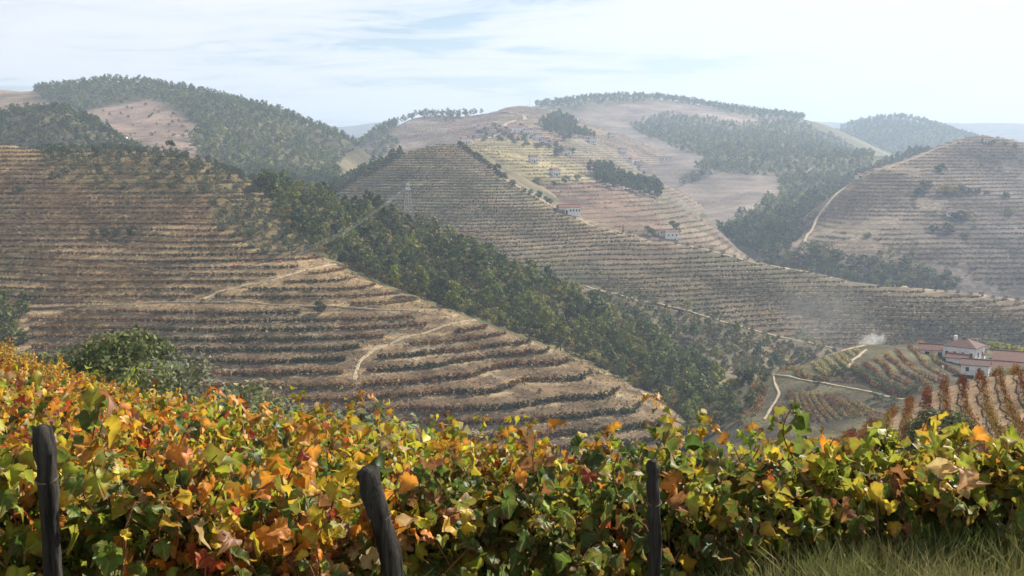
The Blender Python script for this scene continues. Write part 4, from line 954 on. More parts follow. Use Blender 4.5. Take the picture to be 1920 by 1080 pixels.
# forest at the upper left
L_WOOD = [(-100, 150), (80, 150), (280, 140), (420, 165), (520, 195), (620, 235), (680, 260), (640, 300), (600, 350), (480, 345), (380, 300), (360, 265), (378, 240), (328, 204), (292, 184), (150, 208), (110, 206), (85, 190), (60, 163), (-100, 158)]
wood('L', [L_WOOD], 4000, 5.3, [('pine', 0.7), ('shrub', 0.3)], {'pine': (5, 11.5), 'shrub': (2.5, 6)}, {}, '', far=True, tints=TW, name='hill_forest')
wood('L', [[(400, 300), (560, 330), (640, 330), (620, 350), (480, 350)]], 200, 5, [('pine', 0.7), ('shrub', 0.3)], {'pine': (8, 14), 'shrub': (4, 7)}, {}, '', far=True, tints=TW, name='hollow_wood')
wood('M', [[(-100, 232), (60, 205), (120, 200), (180, 225), (250, 275), (310, 310), (-100, 310)]], 1000, 4.6, [('shrub', 0.6), ('pine', 0.4)], {'pine': (6, 9), 'shrub': (3.5, 6)}, {}, '', far=True, tints=((0.75, 0.85, 0.8), (0.6, 0.7, 0.7)), name='hillock_wood')
wood('L', [L_FIELDS[0][0]], 40, 8, [('shrub', 1)], {'shrub': (2, 4)}, {}, '', far=True, tints=TW, name='field_bushes')

# ------------------------------------------------------------------ buildings
def boxm(x0, x1, y0, y1, z0, z1):
    V = [(x0, y0, z0), (x1, y0, z0), (x1, y1, z0), (x0, y1, z0), (x0, y0, z1), (x1, y0, z1), (x1, y1, z1), (x0, y1, z1)]
    Q4 = [(0, 3, 2, 1), (4, 5, 6, 7), (0, 1, 5, 4), (1, 2, 6, 5), (2, 3, 7, 6), (3, 0, 4, 7)]
    T = [t for q in Q4 for t in ((q[0], q[1], q[2]), (q[0], q[2], q[3]))]
    return np.array(V, float), np.array(T)
def wall_shell(w, d, h, rh, gable):
    """walls as one closed body; gables rise to the ridge along x"""
    if gable:
        V = [(-w/2, -d/2, -1.5), (w/2, -d/2, -1.5), (w/2, d/2, -1.5), (-w/2, d/2, -1.5), (-w/2, -d/2, h), (w/2, -d/2, h), (w/2, d/2, h), (-w/2, d/2, h), (-w/2, 0, h + rh), (w/2, 0, h + rh)]
        T = [(0,1,5),(0,5,4),(1,2,6),(1,6,5),(2,3,7),(2,7,6),(3,0,4),(3,4,7),(4,8,7),(5,6,9),(4,5,9),(4,9,8),(6,7,8),(6,8,9),(0,2,1),(0,3,2)]
        return np.array(V, float), np.array(T)
    return boxm(-w/2, w/2, -d/2, d/2, -1.5, h)
def roof_shell(w, d, h, rh, gable, ov=0.35, th=0.18):
    W, Dp = w/2 + ov, d/2 + ov; z0 = h - ov * rh / (d / 2)
    rx = W if gable else max(W - Dp, 0.15)
    up = [(-W, -Dp, z0), (W, -Dp, z0), (W, Dp, z0), (-W, Dp, z0), (-rx, 0, h + rh), (rx, 0, h + rh)]
    V = [(x, y, z + th) for x, y, z in up] + [(x, y, z + 0.02) for x, y, z in up]
    T = [(0,1,5),(0,5,4),(2,3,4),(2,4,5),(1,2,5),(3,0,4)]
    T += [(a + 6, c + 6, b + 6) for a, b, c in T]
    for a, b in ((0, 1), (1, 2), (2, 3), (3, 0)): T += [(a, a + 6, b + 6), (a, b + 6, b)]
    return np.array(V, float), np.array(T)
def house(name, loc, rotz, w, d, h, rh, label, wins=(), doors=(), gable=True, wm=None, rm=None, chimney=None, pillars=0, group=None, cat='house', ov=0.35):
    """wins / doors: (face, offset along the face, sill height, width, height); face f/b/l/r"""
    root = link(name, None, loc=loc, rotz=rotz); root.empty_display_size = 0.5
    tag(root, label, cat, group)
    z0 = 2.3 if pillars else 0.0
    V, T = wall_shell(w, d, h, rh, gable)
    if pillars: V[:, 2] = np.where(V[:, 2] < 0, z0, V[:, 2])
    link('wall', mk_mesh('wall', V, T, wm or M_WHITE), root)
    rf = link('roof', mk_mesh('roof', *roof_shell(w, d, h, rh, gable, ov), rm or M_TILE), root)
    # ridge tiles
    rx = w / 2 + ov if gable else max(w / 2 - d / 2, 0.15)
    link('ridge_tiles', mk_mesh('ridge_tiles', *boxm(-rx, rx, -0.16, 0.16, h + rh + 0.05, h + rh + 0.32), rm or M_TILE), rf)
    if chimney is not None:
        cx_, cy_, ch = chimney
        link('chimney', mk_mesh('chimney', *boxm(cx_ - 0.4, cx_ + 0.4, cy_ - 0.4, cy_ + 0.4, h + 0.2, h + rh + ch), M_WHITE), rf)
    def opening(nm, face, o, s, ww, hh):
        t = 0.06
        def fb(o0, o1, za, zb, e0, e1):
            if face == 'f': return boxm(o0, o1, -d/2 - e1, -d/2 - e0, za, zb)
            if face == 'b': return boxm(o0, o1, d/2 + e0, d/2 + e1, za, zb)
            if face == 'l': return boxm(-w/2 - e1, -w/2 - e0, o0, o1, za, zb)
            return boxm(w/2 + e0, w/2 + e1, o0, o1, za, zb)
        m = merge([fb(o - ww/2 - t, o - ww/2, s, s + hh, -0.1, 0.07), fb(o + ww/2, o + ww/2 + t, s, s + hh, -0.1, 0.07), fb(o - ww/2 - t, o + ww/2 + t, s + hh, s + hh + t, -0.1, 0.07), fb(o - ww/2 - t - 0.05, o + ww/2 + t + 0.05, s - t, s, -0.1, 0.12)])
        f = link(nm, mk_mesh(nm, *m, M_CREAM if nm == 'window' else M_BARK), root)
        link('pane' if nm == 'window' else 'door_leaf', mk_mesh('pane', *fb(o - ww/2, o + ww/2, s, s + hh, -0.02, 0.025), M_DARK), f)
    for q in wins: opening('window', *q)
    for q in doors: opening('door', *q)
    for k in range(pillars):
        xx = -w/2 + 0.2 + k * (w - 0.4) / (pillars - 1)
        link('pillar', mk_mesh('pillar', *boxm(xx - 0.17, xx + 0.17, -d/2 + 0.05, -d/2 + 0.4, -1.2, z0), M_WHITE), root)
    return root
def at_hill(hill, px, py, d0, d1, dz=0.0):
    p = hit(hill, [px], [py], d0, d1, 900)[0]; return (p[0], p[1], p[2] + dz)
# farm on the knoll
def fhouse(*a_, **k_):
    o = house(*a_, **k_); o.location.z -= 0.8; return o
fx, fy, fz = at_hill(D_, 1846, 708, 260, 360)
fhouse('pillar_house', (fx - 2.2, fy + 1.0, fz - 0.6), R(-28), 7.2, 6.0, 5.2, 1.1, 'small white house raised on pillars at the front of the farm', [('f', -1.9, 3.4, 0.8, 1.1), ('f', 1.2, 3.4, 0.8, 1.1)], [('r', 0.5, 2.4, 1.0, 1.9)], True, M_WHITE, M_TILED, pillars=3, cat='house')
fhouse('farmhouse', (fx + 3.0, fy + 22, fz + 0.3), R(-42), 9.5, 8.0, 6.0, 2.0, 'tall white farmhouse with hipped brown tile roof', [('f', -3.6, 3.1, 0.9, 1.3), ('f', -1.3, 3.1, 0.9, 1.3), ('f', 1.1, 3.1, 0.9, 1.3), ('f', 3.5, 3.1, 0.9, 1.3), ('f', -2.4, 0.8, 0.9, 1.4), ('f', 2.4, 0.8, 0.9, 1.4), ('r', -1.5, 3.1, 1.0, 1.3), ('r', 1.8, 3.1, 0.9, 1.3), ('l', 0.0, 3.1, 0.9, 1.3)], [('f', 0.2, 0.0, 1.2, 2.3)], False, M_WHITE, M_TILED, chimney=(-3.0, 1.0, 0.6))
fhouse('winery', (fx + 14.0, fy + 8, fz - 2.0), R(-27), 19.0, 8.5, 3.8, 1.7, 'long low winery with a broad red tiled roof nearest the camera', [('f', -6, 1.3, 1.0, 1.0), ('f', 0, 1.3, 1.0, 1.0)], [('f', -9.5, 0, 1.8, 2.6)], True, M_CREAM, M_TILE, ov=0.6, cat='barn')
fhouse('winery', (fx + 22.5, fy + 20, fz - 1.8), R(-27), 20.0, 9.5, 4.2, 1.9, 'long winery hall with red tiled roof behind the first one', [('f', -7, 1.5, 1.0, 1.0)], [('f', 4, 0, 1.8, 2.6)], True, M_CREAM, M_TILE, ov=0.6, cat='barn')
fhouse('annex', (fx - 0.8, fy + 16.5, fz + 0.3), R(-42), 6.0, 4.0, 3.3, 0.9, 'low white annex with a red roof leaning on the farmhouse', [('f', -1.4, 1.0, 0.8, 1.1), ('f', 1.4, 1.0, 0.8, 1.1)], [], True, M_WHITE, M_TILE, cat='house')
ox, oy, oz = at_hill(D_, 1768, 666, 290, 360)
fhouse('outbuilding', (ox - 2.4, oy + 2, oz - 0.2), R(-20), 7.5, 5.5, 2.7, 1.3, 'old white outbuilding at the far left end of the farm', [('f', 2.0, 1.0, 1.1, 1.1)], [('f', -1.6, 0, 1.1, 2.1)], True, M_WHITE, M_TILE, cat='outbuilding')
fhouse('outbuilding', (ox + 4.6, oy + 0.2, oz - 0.2), R(-24), 7.0, 5.5, 2.6, 1.5, 'white outbuilding with faded red roof in the middle of the farm row', [('f', -1.8, 1.0, 0.9, 1.0)], [('f', 2.0, 0, 1.2, 2.1)], True, M_WHITE, M_TILED, cat='outbuilding')
fhouse('shed', (ox + 9.8, oy - 1.5, oz - 0.4), R(-28), 4.2, 4.4, 2.2, 0.8, 'small shed with pale red roof between outbuildings and farmhouse', [], [('f', 0, 0, 1.0, 1.9)], True, M_WHITE, M_TILE, cat='shed')
pt = link('gate_post', mk_mesh('gate_post', *merge([boxm(-0.15, 0.15, -0.15, 0.15, -0.3, 2.2), boxm(-0.22, 0.22, -0.22, 0.22, 2.2, 2.35)]), M_WHITE), loc=(fx - 9.5, fy + 6, fz - 0.2)); tag(pt, 'slim white gate post left of the pillar house', 'post')
# ridge houses
hx, hy, hz = at_hill(E_, 1062, 401, 620, 740)
house('ridge_house', (hx + 1.5, hy + 3, hz), R(10), 13.5, 7.0, 4.0, 1.5, 'white house with orange roof on the middle ridge', [('f', o, 1.5, 0.9, 1.2) for o in (0.5, 2.4, 4.3, 6.0)] + [('f', -4.5, 1.5, 0.9, 1.2)], [('f', -2.0, 0, 1.1, 2.1)], True, M_WHITE, M_TILE)
house('ridge_house', (hx - 4.2, hy + 1.0, hz - 0.2), R(10), 5.5, 6.0, 2.6, 0.6, 'grey lean-to at the left of the orange roofed house', [('f', 1, 1.0, 0.8, 0.9)], [], True, M_STONE, M_TILED, cat='outbuilding')
hx, hy, hz = at_hill(F_, 1258, 446, 700, 900)
house('ridge_house', (hx, hy, hz), R(8), 9.5, 6.5, 4.3, 1.2, 'white house with red roof behind the ridge road trees', [('f', -2.6, 1.4, 0.9, 1.3), ('f', 0.3, 1.4, 0.9, 1.3), ('f', 3, 1.4, 0.9, 1.3)], [('r', 0, 0, 1, 2)], True, M_WHITE, M_TILE)
house('tower_house', (hx - 7.0, hy + 1, hz + 0.3), R(8), 3.6, 4.2, 5.2, 0.9, 'narrow cream tower left of the red roofed ridge house', [('f', 0, 2.8, 0.8, 1.2)], [], False, M_CREAM, M_TILE)
# village and scattered small houses
VIL = [(962, 247, 16, 'long white village house below the mountain top', M_WHITE), (948, 251, 8, 'small stone house left of the long white one', M_STONE), (980, 246, 9, 'white cottage at the right end of the village', M_WHITE), (936, 249, 7, 'stone cottage at the left end of the village', M_STONE),
       (873, 269, 9, 'white hut at the top of the crest track', M_WHITE), (903, 244, 8, 'white cottage above the dark bushes', M_WHITE), (1022, 272, 10, 'low white house on the village terraces', M_WHITE), (1036, 274, 7, 'white cottage beside the low terrace house', M_CREAM),
       (1058, 291, 11, 'white house between the two dark trees', M_WHITE), (1090, 223, 9, 'pale house high on the right shoulder', M_CREAM), (1078, 224, 7, 'white hut high on the right shoulder', M_WHITE), (1188, 306, 12, 'bright white house halfway down the far slope', M_WHITE), (1198, 312, 8, 'white annex under the bright white house', M_CREAM),
       (990, 252, 8, 'white cottage just below the village row', M_WHITE), (1008, 262, 7, 'small white house left of the terrace house', M_WHITE), (922, 252, 7, 'cream cottage on the village road', M_CREAM), (1168, 288, 7, 'white cottage above the bright white house', M_WHITE), (1205, 322, 7, 'white hut below the bright white house', M_WHITE), (1110, 268, 8, 'white farm at the end of the grove', M_WHITE), (1000, 305, 6, 'white hut in the yellow field', M_WHITE), (1040, 330, 6, 'white hut low in the yellow field', M_WHITE),
       (1146, 259, 6, 'tiny white hut on the far right slope', M_WHITE), (1214, 334, 6, 'tiny white hut near the valley head', M_WHITE)]
for x, y, w, lb, wm in VIL:
    p = at_hill(F_, x, y, 880, 1800)
    w2 = w * 1.25
    house('village_house', p, R(rng.uniform(15, 50)), w2, 7.0, 5.0, 1.4, lb, [('f', -w2 * 0.28, 1.1, 1.0, 1.2), ('f', w2 * 0.28, 1.1, 1.0, 1.2)], [('f', 0, 0, 1.1, 2.0)], True, wm, M_TILE if rng.uniform() < 0.6 else M_TILED, group='village houses')
for x, y, hl, d0, d1, w, lb in [(1250, 300, G_, 1100, 1700, 16, 'long pale farm building on the far terraces'), (1383, 297, G_, 1100, 1900, 12, 'pale house at the edge of the far wood'), (1784, 405, H_, 700, 1000, 7, 'white shed on the right hill'), (1852, 268, H_, 900, 1090, 9, 'white hut on the crest of the right hill'),
                                 (205, 266, L_, 800, 1100, 7, 'white cottage below the brown field'), (234, 263, L_, 800, 1100, 4, 'tiny white hut below the brown field'), (1610, 335, H_, 800, 1000, 4, 'tiny hut on the corner of the hill road')]:
    p = at_hill(hl, x, y, d0, d1)
    house('distant_house', p, R(rng.uniform(-20, 20)), w, 5.5, 3.2, 1.1, lb, [('f', -w * 0.28, 1.1, 0.9, 1.1), ('f', w * 0.28, 1.1, 0.9, 1.1)], [('f', 0, 0, 1.0, 2.0)], True, M_WHITE, M_TILE, group='scattered houses')
# mast on the mountain top
mxp = at_hill(F_, 993, 199, 1600, 1790)
root = link('radio_mast', None, loc=mxp); tag(root, 'thin radio mast on the mountain top', 'mast')
link('pole', mk_mesh('pole', *tube([(0, 0, -1), (0, 0, 9), (0, 0, 20)], [0.35, 0.28, 0.2], 6), M_STEEL), root)
link('base_block', mk_mesh('base_block', *boxm(-0.9, 0.9, -0.9, 0.9, -1, 0.8), M_STONE), root)
# ------------------------------------------------------------------ power line
pxl, pyl = ax(766) * 456, 456.0
pz = float(on(C, pxl, pyl)); ptop = P(766, 343, 456)[2]; PH = ptop - pz
root = link('pylon', None, loc=(pxl, pyl, pz), rotz=R(50)); tag(root, 'slender pale lattice pylon rising behind the wood', 'pylon')
def leg_pt(sx, sy, t): w = 1.9 * (1 - t) + 0.35 * t; return np.array([sx * w, sy * w, t * PH])
for sx, sy in ((1, 1), (1, -1), (-1, -1), (-1, 1)):
    link('leg', mk_mesh('leg', *tube([leg_pt(sx, sy, -0.03), leg_pt(sx, sy, 0.5), leg_pt(sx, sy, 1)], 0.10, 4), M_STEEL), root)
br = []
tt = np.linspace(0, 1, 10) ** 0.85
cs = ((1, 1), (1, -1), (-1, -1), (-1, 1))
for k in range(9):
    for q in range(4):
        a, b = cs[q], cs[(q + 1) % 4]
        br.append(tube([leg_pt(*a, tt[k]), leg_pt(*b, tt[k + 1])], 0.04, 3)); br.append(tube([leg_pt(*b, tt[k]), leg_pt(*a, tt[k + 1])], 0.04, 3))
link('lattice', mk_mesh('lattice', *merge(br), M_STEEL), root)
for k, (zz_, l) in enumerate(((0.86, 1.7), (0.97, 1.1))):
    link('crossarm', mk_mesh('crossarm', *merge([tube([(-l, 0, zz_ * PH), (l, 0, zz_ * PH)], 0.09, 4), tube([(-l, 0, zz_ * PH), (0, 0, zz_ * PH + 0.8)], 0.06, 3), tube([(l, 0, zz_ * PH), (0, 0, zz_ * PH + 0.8)], 0.06, 3)]), M_STEEL), root)
def cable(p0, mid, p1, label, r=0.013):
    t = np.linspace(0, 1, 41)[:, None]; p0, mid, p1 = map(np.array, (p0, mid, p1))
    c = 2 * mid - 0.5 * (p0 + p1)
    pts = (1 - t) ** 2 * p0 + 2 * t * (1 - t) * c + t ** 2 * p1
    tag(link('power_cable', mk_mesh('power_cable', *tube(pts, r, 4, False), M_CABLE)), label, 'cable', 'power cables')
    return pts
top = np.array([pxl, pyl, pz + PH * 0.9])
cabs = []
for k, (ox_, dy_) in enumerate(((-1.5, 0), (0.0, 26), (1.5, 40))):
    cabs.append(cable(P(-260, 205 + dy_ * 0.6, 215), P(395, 500 + dy_ * 0.35, 330), top + [ox_, 0, k * 0.8], ['upper', 'middle', 'lower'][k] + ' power cable sagging across the left hillside'))
    cable(top + [ox_, 0, k * 0.8], P(834 + 8 * ox_, 418, 610), P(866 + 3 * ox_, 255, 825), ['left', 'middle', 'right'][k] + ' power cable climbing the middle ridge from the pylon')
for k, (ci, fr) in enumerate(((0, 0.55), (2, 0.66))):
    p = cabs[ci][int(fr * 40)]
    r_ = np.array([0.0, 0.28, 0.4, 0.45, 0.4, 0.28, 0.0]); z_ = np.array([-0.45, -0.35, -0.2, 0, 0.2, 0.35, 0.45])
    tag(link('cable_marker', mk_mesh('cable_marker', *tube(np.column_stack([np.zeros(7), np.zeros(7), z_]), r_, 8, False), M_RED, smooth=True), loc=p), ['red warning ball hanging on the upper power cable', 'red warning ball hanging on the lower power cable'][k], 'marker ball')

# ------------------------------------------------------------------ near vineyard
RU, RN, RC0 = np.array([0.918, 0.396]), np.array([-0.396, 0.918]), 4.18
def row_xy(s, c): return RN[0] * c + RU[0] * s, RN[1] * c + RU[1] * s
SUNV = np.array([math.sin(SUN_AZ) * math.cos(SUN_EL), math.cos(SUN_AZ) * math.cos(SUN_EL), math.sin(SUN_EL)])
HALF = [(0.05, -0.10), (0.16, -0.20), (0.24, -0.15), (0.34, -0.17), (0.41, -0.05), (0.42, 0.04), (0.46, 0.10), (0.54, 0.16), (0.51, 0.25), (0.55, 0.33), (0.46, 0.40), (0.38, 0.43), (0.385, 0.50), (0.31, 0.56), (0.29, 0.62), (0.19, 0.68), (0.14, 0.78), (0.0, 0.92)]
OUT = np.array([(0.0, 0.0)] + HALF + [(-x, y) for x, y in HALF[-2::-1]])
def leaf_shape(seed, detail):
    """vine leaf: five lobes, toothed edge, folded along the midrib and curled; petiole joint at the origin"""
    r = np.random.default_rng(seed)
    if detail == 2: out = OUT
    elif detail == 1: out = OUT[[0, 2, 4, 5, 6, 8, 10, 12, 14, 16, 18, 20, 22, 24, 26, 28, 30, 31, 32, 34]]
    else: out = np.array([(0, -0.05), (0.45, 0.0), (0.5, 0.32), (0.25, 0.6), (0, 0.92), (-0.25, 0.6), (-0.5, 0.32), (-0.45, 0.0)])
    n = len(out); cen = np.array([0.0, 0.2])
    if detail == 2:
        P2 = np.vstack([out, cen + (out - cen) * 0.66, cen + (out - cen) * 0.33, cen[None]])
        e = np.concatenate([np.ones(n), np.full(n, 0.66), np.full(n, 0.33), [0]])
        i = np.arange(n); j = (i + 1) % n
        T = np.vstack([np.stack([i, j, j + n], 1), np.stack([i, j + n, i + n], 1), np.stack([i + n, j + n, j + 2 * n], 1), np.stack([i + n, j + 2 * n, i + 2 * n], 1), np.stack([i + 2 * n, j + 2 * n, np.full(n, 3 * n)], 1)])
    else:
        P2 = np.vstack([out, cen[None]]); e = np.concatenate([np.ones(n), [0]])
        i = np.arange(n); T = np.stack([i, (i + 1) % n, np.full(n, n)], 1)
    x, y = P2[:, 0], P2[:, 1]
    fold, cup, droop, tw = r.uniform(0.1, 1.1), r.uniform(-0.4, 1.2), r.uniform(-0.2, 1.1), r.uniform(-0.7, 0.7)
    z = fold * np.abs(x) * 0.8 - cup * (x ** 2 + (y - 0.2) ** 2) * 0.9 - droop * y ** 2 * 0.5 + tw * x * y + 0.07 * np.sin(x * r.uniform(9, 15) + r.uniform(0, 6)) * e + 0.06 * np.sin(y * r.uniform(9, 15) + r.uniform(0, 6)) * e
    if r.uniform() < 0.4: z = z * 1.6
    return np.column_stack([x, y, z]), T, P2, e
LEAF2 = [leaf_shape(900 + k, 2) for k in range(14)]
LEAF1 = [leaf_shape(930 + k, 1) for k in range(10)]
LEAF0 = [leaf_shape(960 + k, 0) for k in range(8)]
def leaf_mat(name, single):
    m, N, L, b = new_mat(name)
    b.inputs['Roughness'].default_value = 0.5; b.inputs['Specular IOR Level'].default_value = 0.3
    at = node(N, 'ShaderNodeAttribute', attribute_name='col'); oi = N.new('ShaderNodeObjectInfo')
    mu = node(N, 'ShaderNodeVectorMath', operation='MULTIPLY'); L.new(at.outputs['Color'], mu.inputs[0]); L.new(oi.outputs['Color'], mu.inputs[1])
    tcn = N.new('ShaderNodeTexCoord')
    colr = mu.outputs[0]
    if single:
        # palmate veins from the petiole joint, and brown drying that creeps in from the edge
        uvn = N.new('ShaderNodeUVMap'); sp = N.new('ShaderNodeSeparateXYZ'); L.new(uvn.outputs[0], sp.inputs[0])
        an = node(N, 'ShaderNodeMath', operation='ARCTAN2'); L.new(sp.outputs[0], an.inputs[0])
        yo = node(N, 'ShaderNodeMath', operation='ADD'); L.new(sp.outputs[1], yo.inputs[0]); yo.inputs[1].default_value = 0.02; L.new(yo.outputs[0], an.inputs[1])
        sc5 = node(N, 'ShaderNodeMath', operation='MULTIPLY'); L.new(an.outputs[0], sc5.inputs[0]); sc5.inputs[1].default_value = 4.4
        cs_ = node(N, 'ShaderNodeMath', operation='COSINE'); L.new(sc5.outputs[0], cs_.inputs[0])
        vn = node(N, 'ShaderNodeMapRange'); L.new(cs_.outputs[0], vn.inputs[0]); vn.inputs['From Min'].default_value = 0.93; vn.inputs['From Max'].default_value = 1.0
        mv = node(N, 'ShaderNodeMix', data_type='RGBA'); L.new(colr, mv.inputs['A']); mv.inputs['B'].default_value = (0.42, 0.38, 0.12, 1)
        vf = node(N, 'ShaderNodeMath', operation='MULTIPLY'); L.new(vn.outputs[0], vf.inputs[0]); vf.inputs[1].default_value = 0.45; L.new(vf.outputs[0], mv.inputs['Factor'])
        ns = node(N, 'ShaderNodeTexNoise', i_Scale=3.0, i_Detail=5.0, i_Roughness=0.6); 
        of = node(N, 'ShaderNodeVectorMath', operation='ADD'); L.new(uvn.outputs[0], of.inputs[0]); L.new(oi.outputs['Random'], of.inputs[1]); 
        sr = node(N, 'ShaderNodeVectorMath', operation='SCALE'); L.new(of.outputs[0], sr.inputs[0]); sr.inputs['Scale'].default_value = 1.7; L.new(sr.outputs[0], ns.inputs['Vector'])
        ln = node(N, 'ShaderNodeVectorMath', operation='DISTANCE'); L.new(uvn.outputs[0], ln.inputs[0]); ln.inputs[1].default_value = (0, 0.22, 0)
        ad = node(N, 'ShaderNodeMath', operation='MULTIPLY_ADD'); L.new(ns.outputs[0], ad.inputs[0]); ad.inputs[1].default_value = 1.1; L.new(ln.outputs['Value'], ad.inputs[2])
        rn = node(N, 'ShaderNodeMath', operation='MULTIPLY_ADD'); L.new(oi.outputs['Random'], rn.inputs[0]); rn.inputs[1].default_value = 0.35; L.new(ad.outputs[0], rn.inputs[2])
        n3 = node(N, 'ShaderNodeTexNoise', i_Scale=5.5, i_Detail=4.0, i_Roughness=0.65); L.new(sr.outputs[0], n3.inputs['Vector'])
        m3 = node(N, 'ShaderNodeMapRange'); L.new(n3.outputs[0], m3.inputs[0]); m3.inputs['From Min'].default_value = 0.48; m3.inputs['From Max'].default_value = 0.68; m3.inputs['To Max'].default_value = 0.28
        mx3 = node(N, 'ShaderNodeMix', data_type='RGBA'); L.new(m3.outputs[0], mx3.inputs['Factor']); L.new(mv.outputs['Result'], mx3.inputs['A']); mx3.inputs['B'].default_value = (0.34, 0.24, 0.03, 1); mv = mx3
        ed = node(N, 'ShaderNodeMapRange', interpolation_type='SMOOTHSTEP'); L.new(rn.outputs[0], ed.inputs[0]); ed.inputs['From Min'].default_value = 0.98; ed.inputs['From Max'].default_value = 1.4; ed.inputs['To Max'].default_value = 0.6
        me_ = node(N, 'ShaderNodeMix', data_type='RGBA'); L.new(ed.outputs[0], me_.inputs['Factor']); L.new(mv.outputs['Result'], me_.inputs['A']); me_.inputs['B'].default_value = (0.26, 0.075, 0.02, 1)
        colr = me_.outputs['Result']
        bp = node(N, 'ShaderNodeBump', i_Strength=0.5, i_Distance=0.01); L.new(vn.outputs[0], bp.inputs['Height']); L.new(bp.outputs[0], b.inputs['Normal'])
    L.new(colr, b.inputs['Base Color'])
    gm = node(N, 'ShaderNodeGamma'); L.new(colr, gm.inputs[0]); gm.inputs[1].default_value = 0.86
    tr = N.new('ShaderNodeBsdfTranslucent'); L.new(gm.outputs[0], tr.inputs['Color'])
    mi = N.new('ShaderNodeMixShader'); mi.inputs[0].default_value = 0.42
    L.new(b.outputs[0], mi.inputs[1]); L.new(tr.outputs[0], mi.inputs[2]); L.new(mi.outputs[0], N['Material Output'].inputs['Surface'])
    return m
M_LEAF, M_LEAFM = leaf_mat('vine_leaf', True), leaf_mat('vine_leaf_mass', False)
LMESH = [mk_mesh('leaf', v, t, M_LEAF, np.ones((len(v), 3)) * (1.12 - 0.2 * e[:, None]), True, uv) for v, t, uv, e in LEAF2]
G1, G2, YG, YE, OR, RD, BR, TN = (0.032, 0.066, 0.011), (0.07, 0.125, 0.016), (0.24, 0.27, 0.022), (0.48, 0.34, 0.022), (0.50, 0.18, 0.016), (0.30, 0.035, 0.012), (0.19, 0.075, 0.028), (0.40, 0.27, 0.12)
LP = np.array([G1, G2, YG, YE, OR, RD, BR, TN])
MIX = {'left': [.16, .26, .28, .12, .08, .02, .05, .03], 'rust': [.08, .10, .14, .18, .29, .07, .09, .05], 'green': [.44, .33, .12, .04, .03, .01, .02, .01], 'gold': [.14, .28, .36, .14, .04, .01, .015, .015], 'carpet': [.02, .05, .18, .32, .25, .03, .09, .06]}
def leaf_frames(n, r, out_dir, sun_bias=0.5):
    t = out_dir * 0.55 + np.array([0, 0, -0.75]) + r.normal(0, 0.45, (n, 3)); t /= np.linalg.norm(t, axis=1)[:, None]
    nn = SUNV * sun_bias + np.array([0, 0, 0.25]) + out_dir * 0.45 + r.normal(0, 0.75, (n, 3))
    nn -= (nn * t).sum(1)[:, None] * t; nn /= np.linalg.norm(nn, axis=1)[:, None] + 1e-9
    xx = np.cross(t, nn)
    return np.stack([xx, t, nn], 2)      # columns: leaf x, y (tip), z (normal)
def vine_leaves(r, hgt, n_shoot, half=0.38, low=0.18, step=0.065, thick=0.24, rise=0.62):
    """shoots rising from the arm and drooping; returns leaf joints, outward directions, shoot ids and cane polylines. local frame: x along the row, y across"""
    P_, O_, S_, canes = [], [], [], []
    for k in range(n_shoot):
        x0 = r.uniform(-half, half); z0 = hgt * r.uniform(0.28, 0.55); side = r.choice([-1, 1])
        kind = r.uniform()
        m = int(r.uniform(9, 15)); t = np.linspace(0, 1, m)
        if kind < rise:
            top = hgt * (r.uniform(0.72, 1.06) if r.uniform() < 0.9 else r.uniform(1.1, 1.32)); lean = side * r.uniform(0.02, thick)
            c = np.column_stack([x0 + r.uniform(-0.25, 0.25) * t + 0.03 * np.sin(t * 7), lean * t + 0.04 * np.sin(t * 5 + k), z0 + (top - z0) * (t - 0.12 * t ** 3) / 0.88])
        else:
            hi = hgt * r.uniform(0.55, 0.8); end = r.uniform(low, hgt * 0.5)
            c = np.column_stack([x0 + r.uniform(-0.35, 0.35) * t, side * r.uniform(thick * 0.6, thick * 1.5) * np.sin(t * 1.7), z0 + (hi - z0) * np.sin(np.minimum(t * 2.6, 1.57)) - (hi - end) * np.clip((t - 0.45) / 0.55, 0, 1) ** 1.5])
        canes.append(c)
        L = np.linalg.norm(np.diff(c, axis=0), axis=1).sum(); q = max(5, int(L / step))
        tt_ = np.linspace(0.08, 1, q); a = r.uniform(0, 6.28, q)
        j = np.column_stack([np.interp(tt_, t, c[:, i]) for i in range(3)])
        o = np.column_stack([np.cos(a) * 0.8, np.sin(a), r.uniform(-0.2, 0.5, q)])
        P_.append(j + o * r.uniform(0.03, 0.10, (q, 1))); O_.append(o); S_.append(np.full(q, k))
    return np.vstack(P_), np.vstack(O_), np.concatenate(S_), canes
def leaf_soup(r, J, Fr, size, tint, shapes):
    n = len(J); w = r.integers(0, len(shapes), n); Vs, Ts, Cs, o = [], [], [], 0
    for k, (v, t, uv, e) in enumerate(shapes):
        s = np.nonzero(w == k)[0]
        if not len(s): continue
        W = np.einsum('nij,vj->nvi', Fr[s], v) * size[s][:, None, None] + J[s][:, None]
        shade = (1.12 - 0.3 * e)[None, :, None]
        edge = np.clip((e - 0.6) / 0.4, 0, 1)[None, :, None] * (r.uniform(0, 1, (len(s), 1, 1)) < 0.25) * 0.5
        c = tint[s][:, None] * shade * r.uniform(0.65, 1.35, (len(s), len(v), 1)); c = c + r.uniform(0, 0.12, (len(s), len(v), 1)) * (np.array(YE)[None, None] * 0.6 - c) ; c = c * (1 - edge) + np.array(BR) * edge
        Vs.append(W.reshape(-1, 3)); Cs.append(c.reshape(-1, 3)); Ts.append((t[None] + (np.arange(len(s)) * len(v))[:, None, None] + o).reshape(-1, 3)); o += len(s) * len(v)
    return np.vstack(Vs), np.vstack(Ts), np.vstack(Cs)
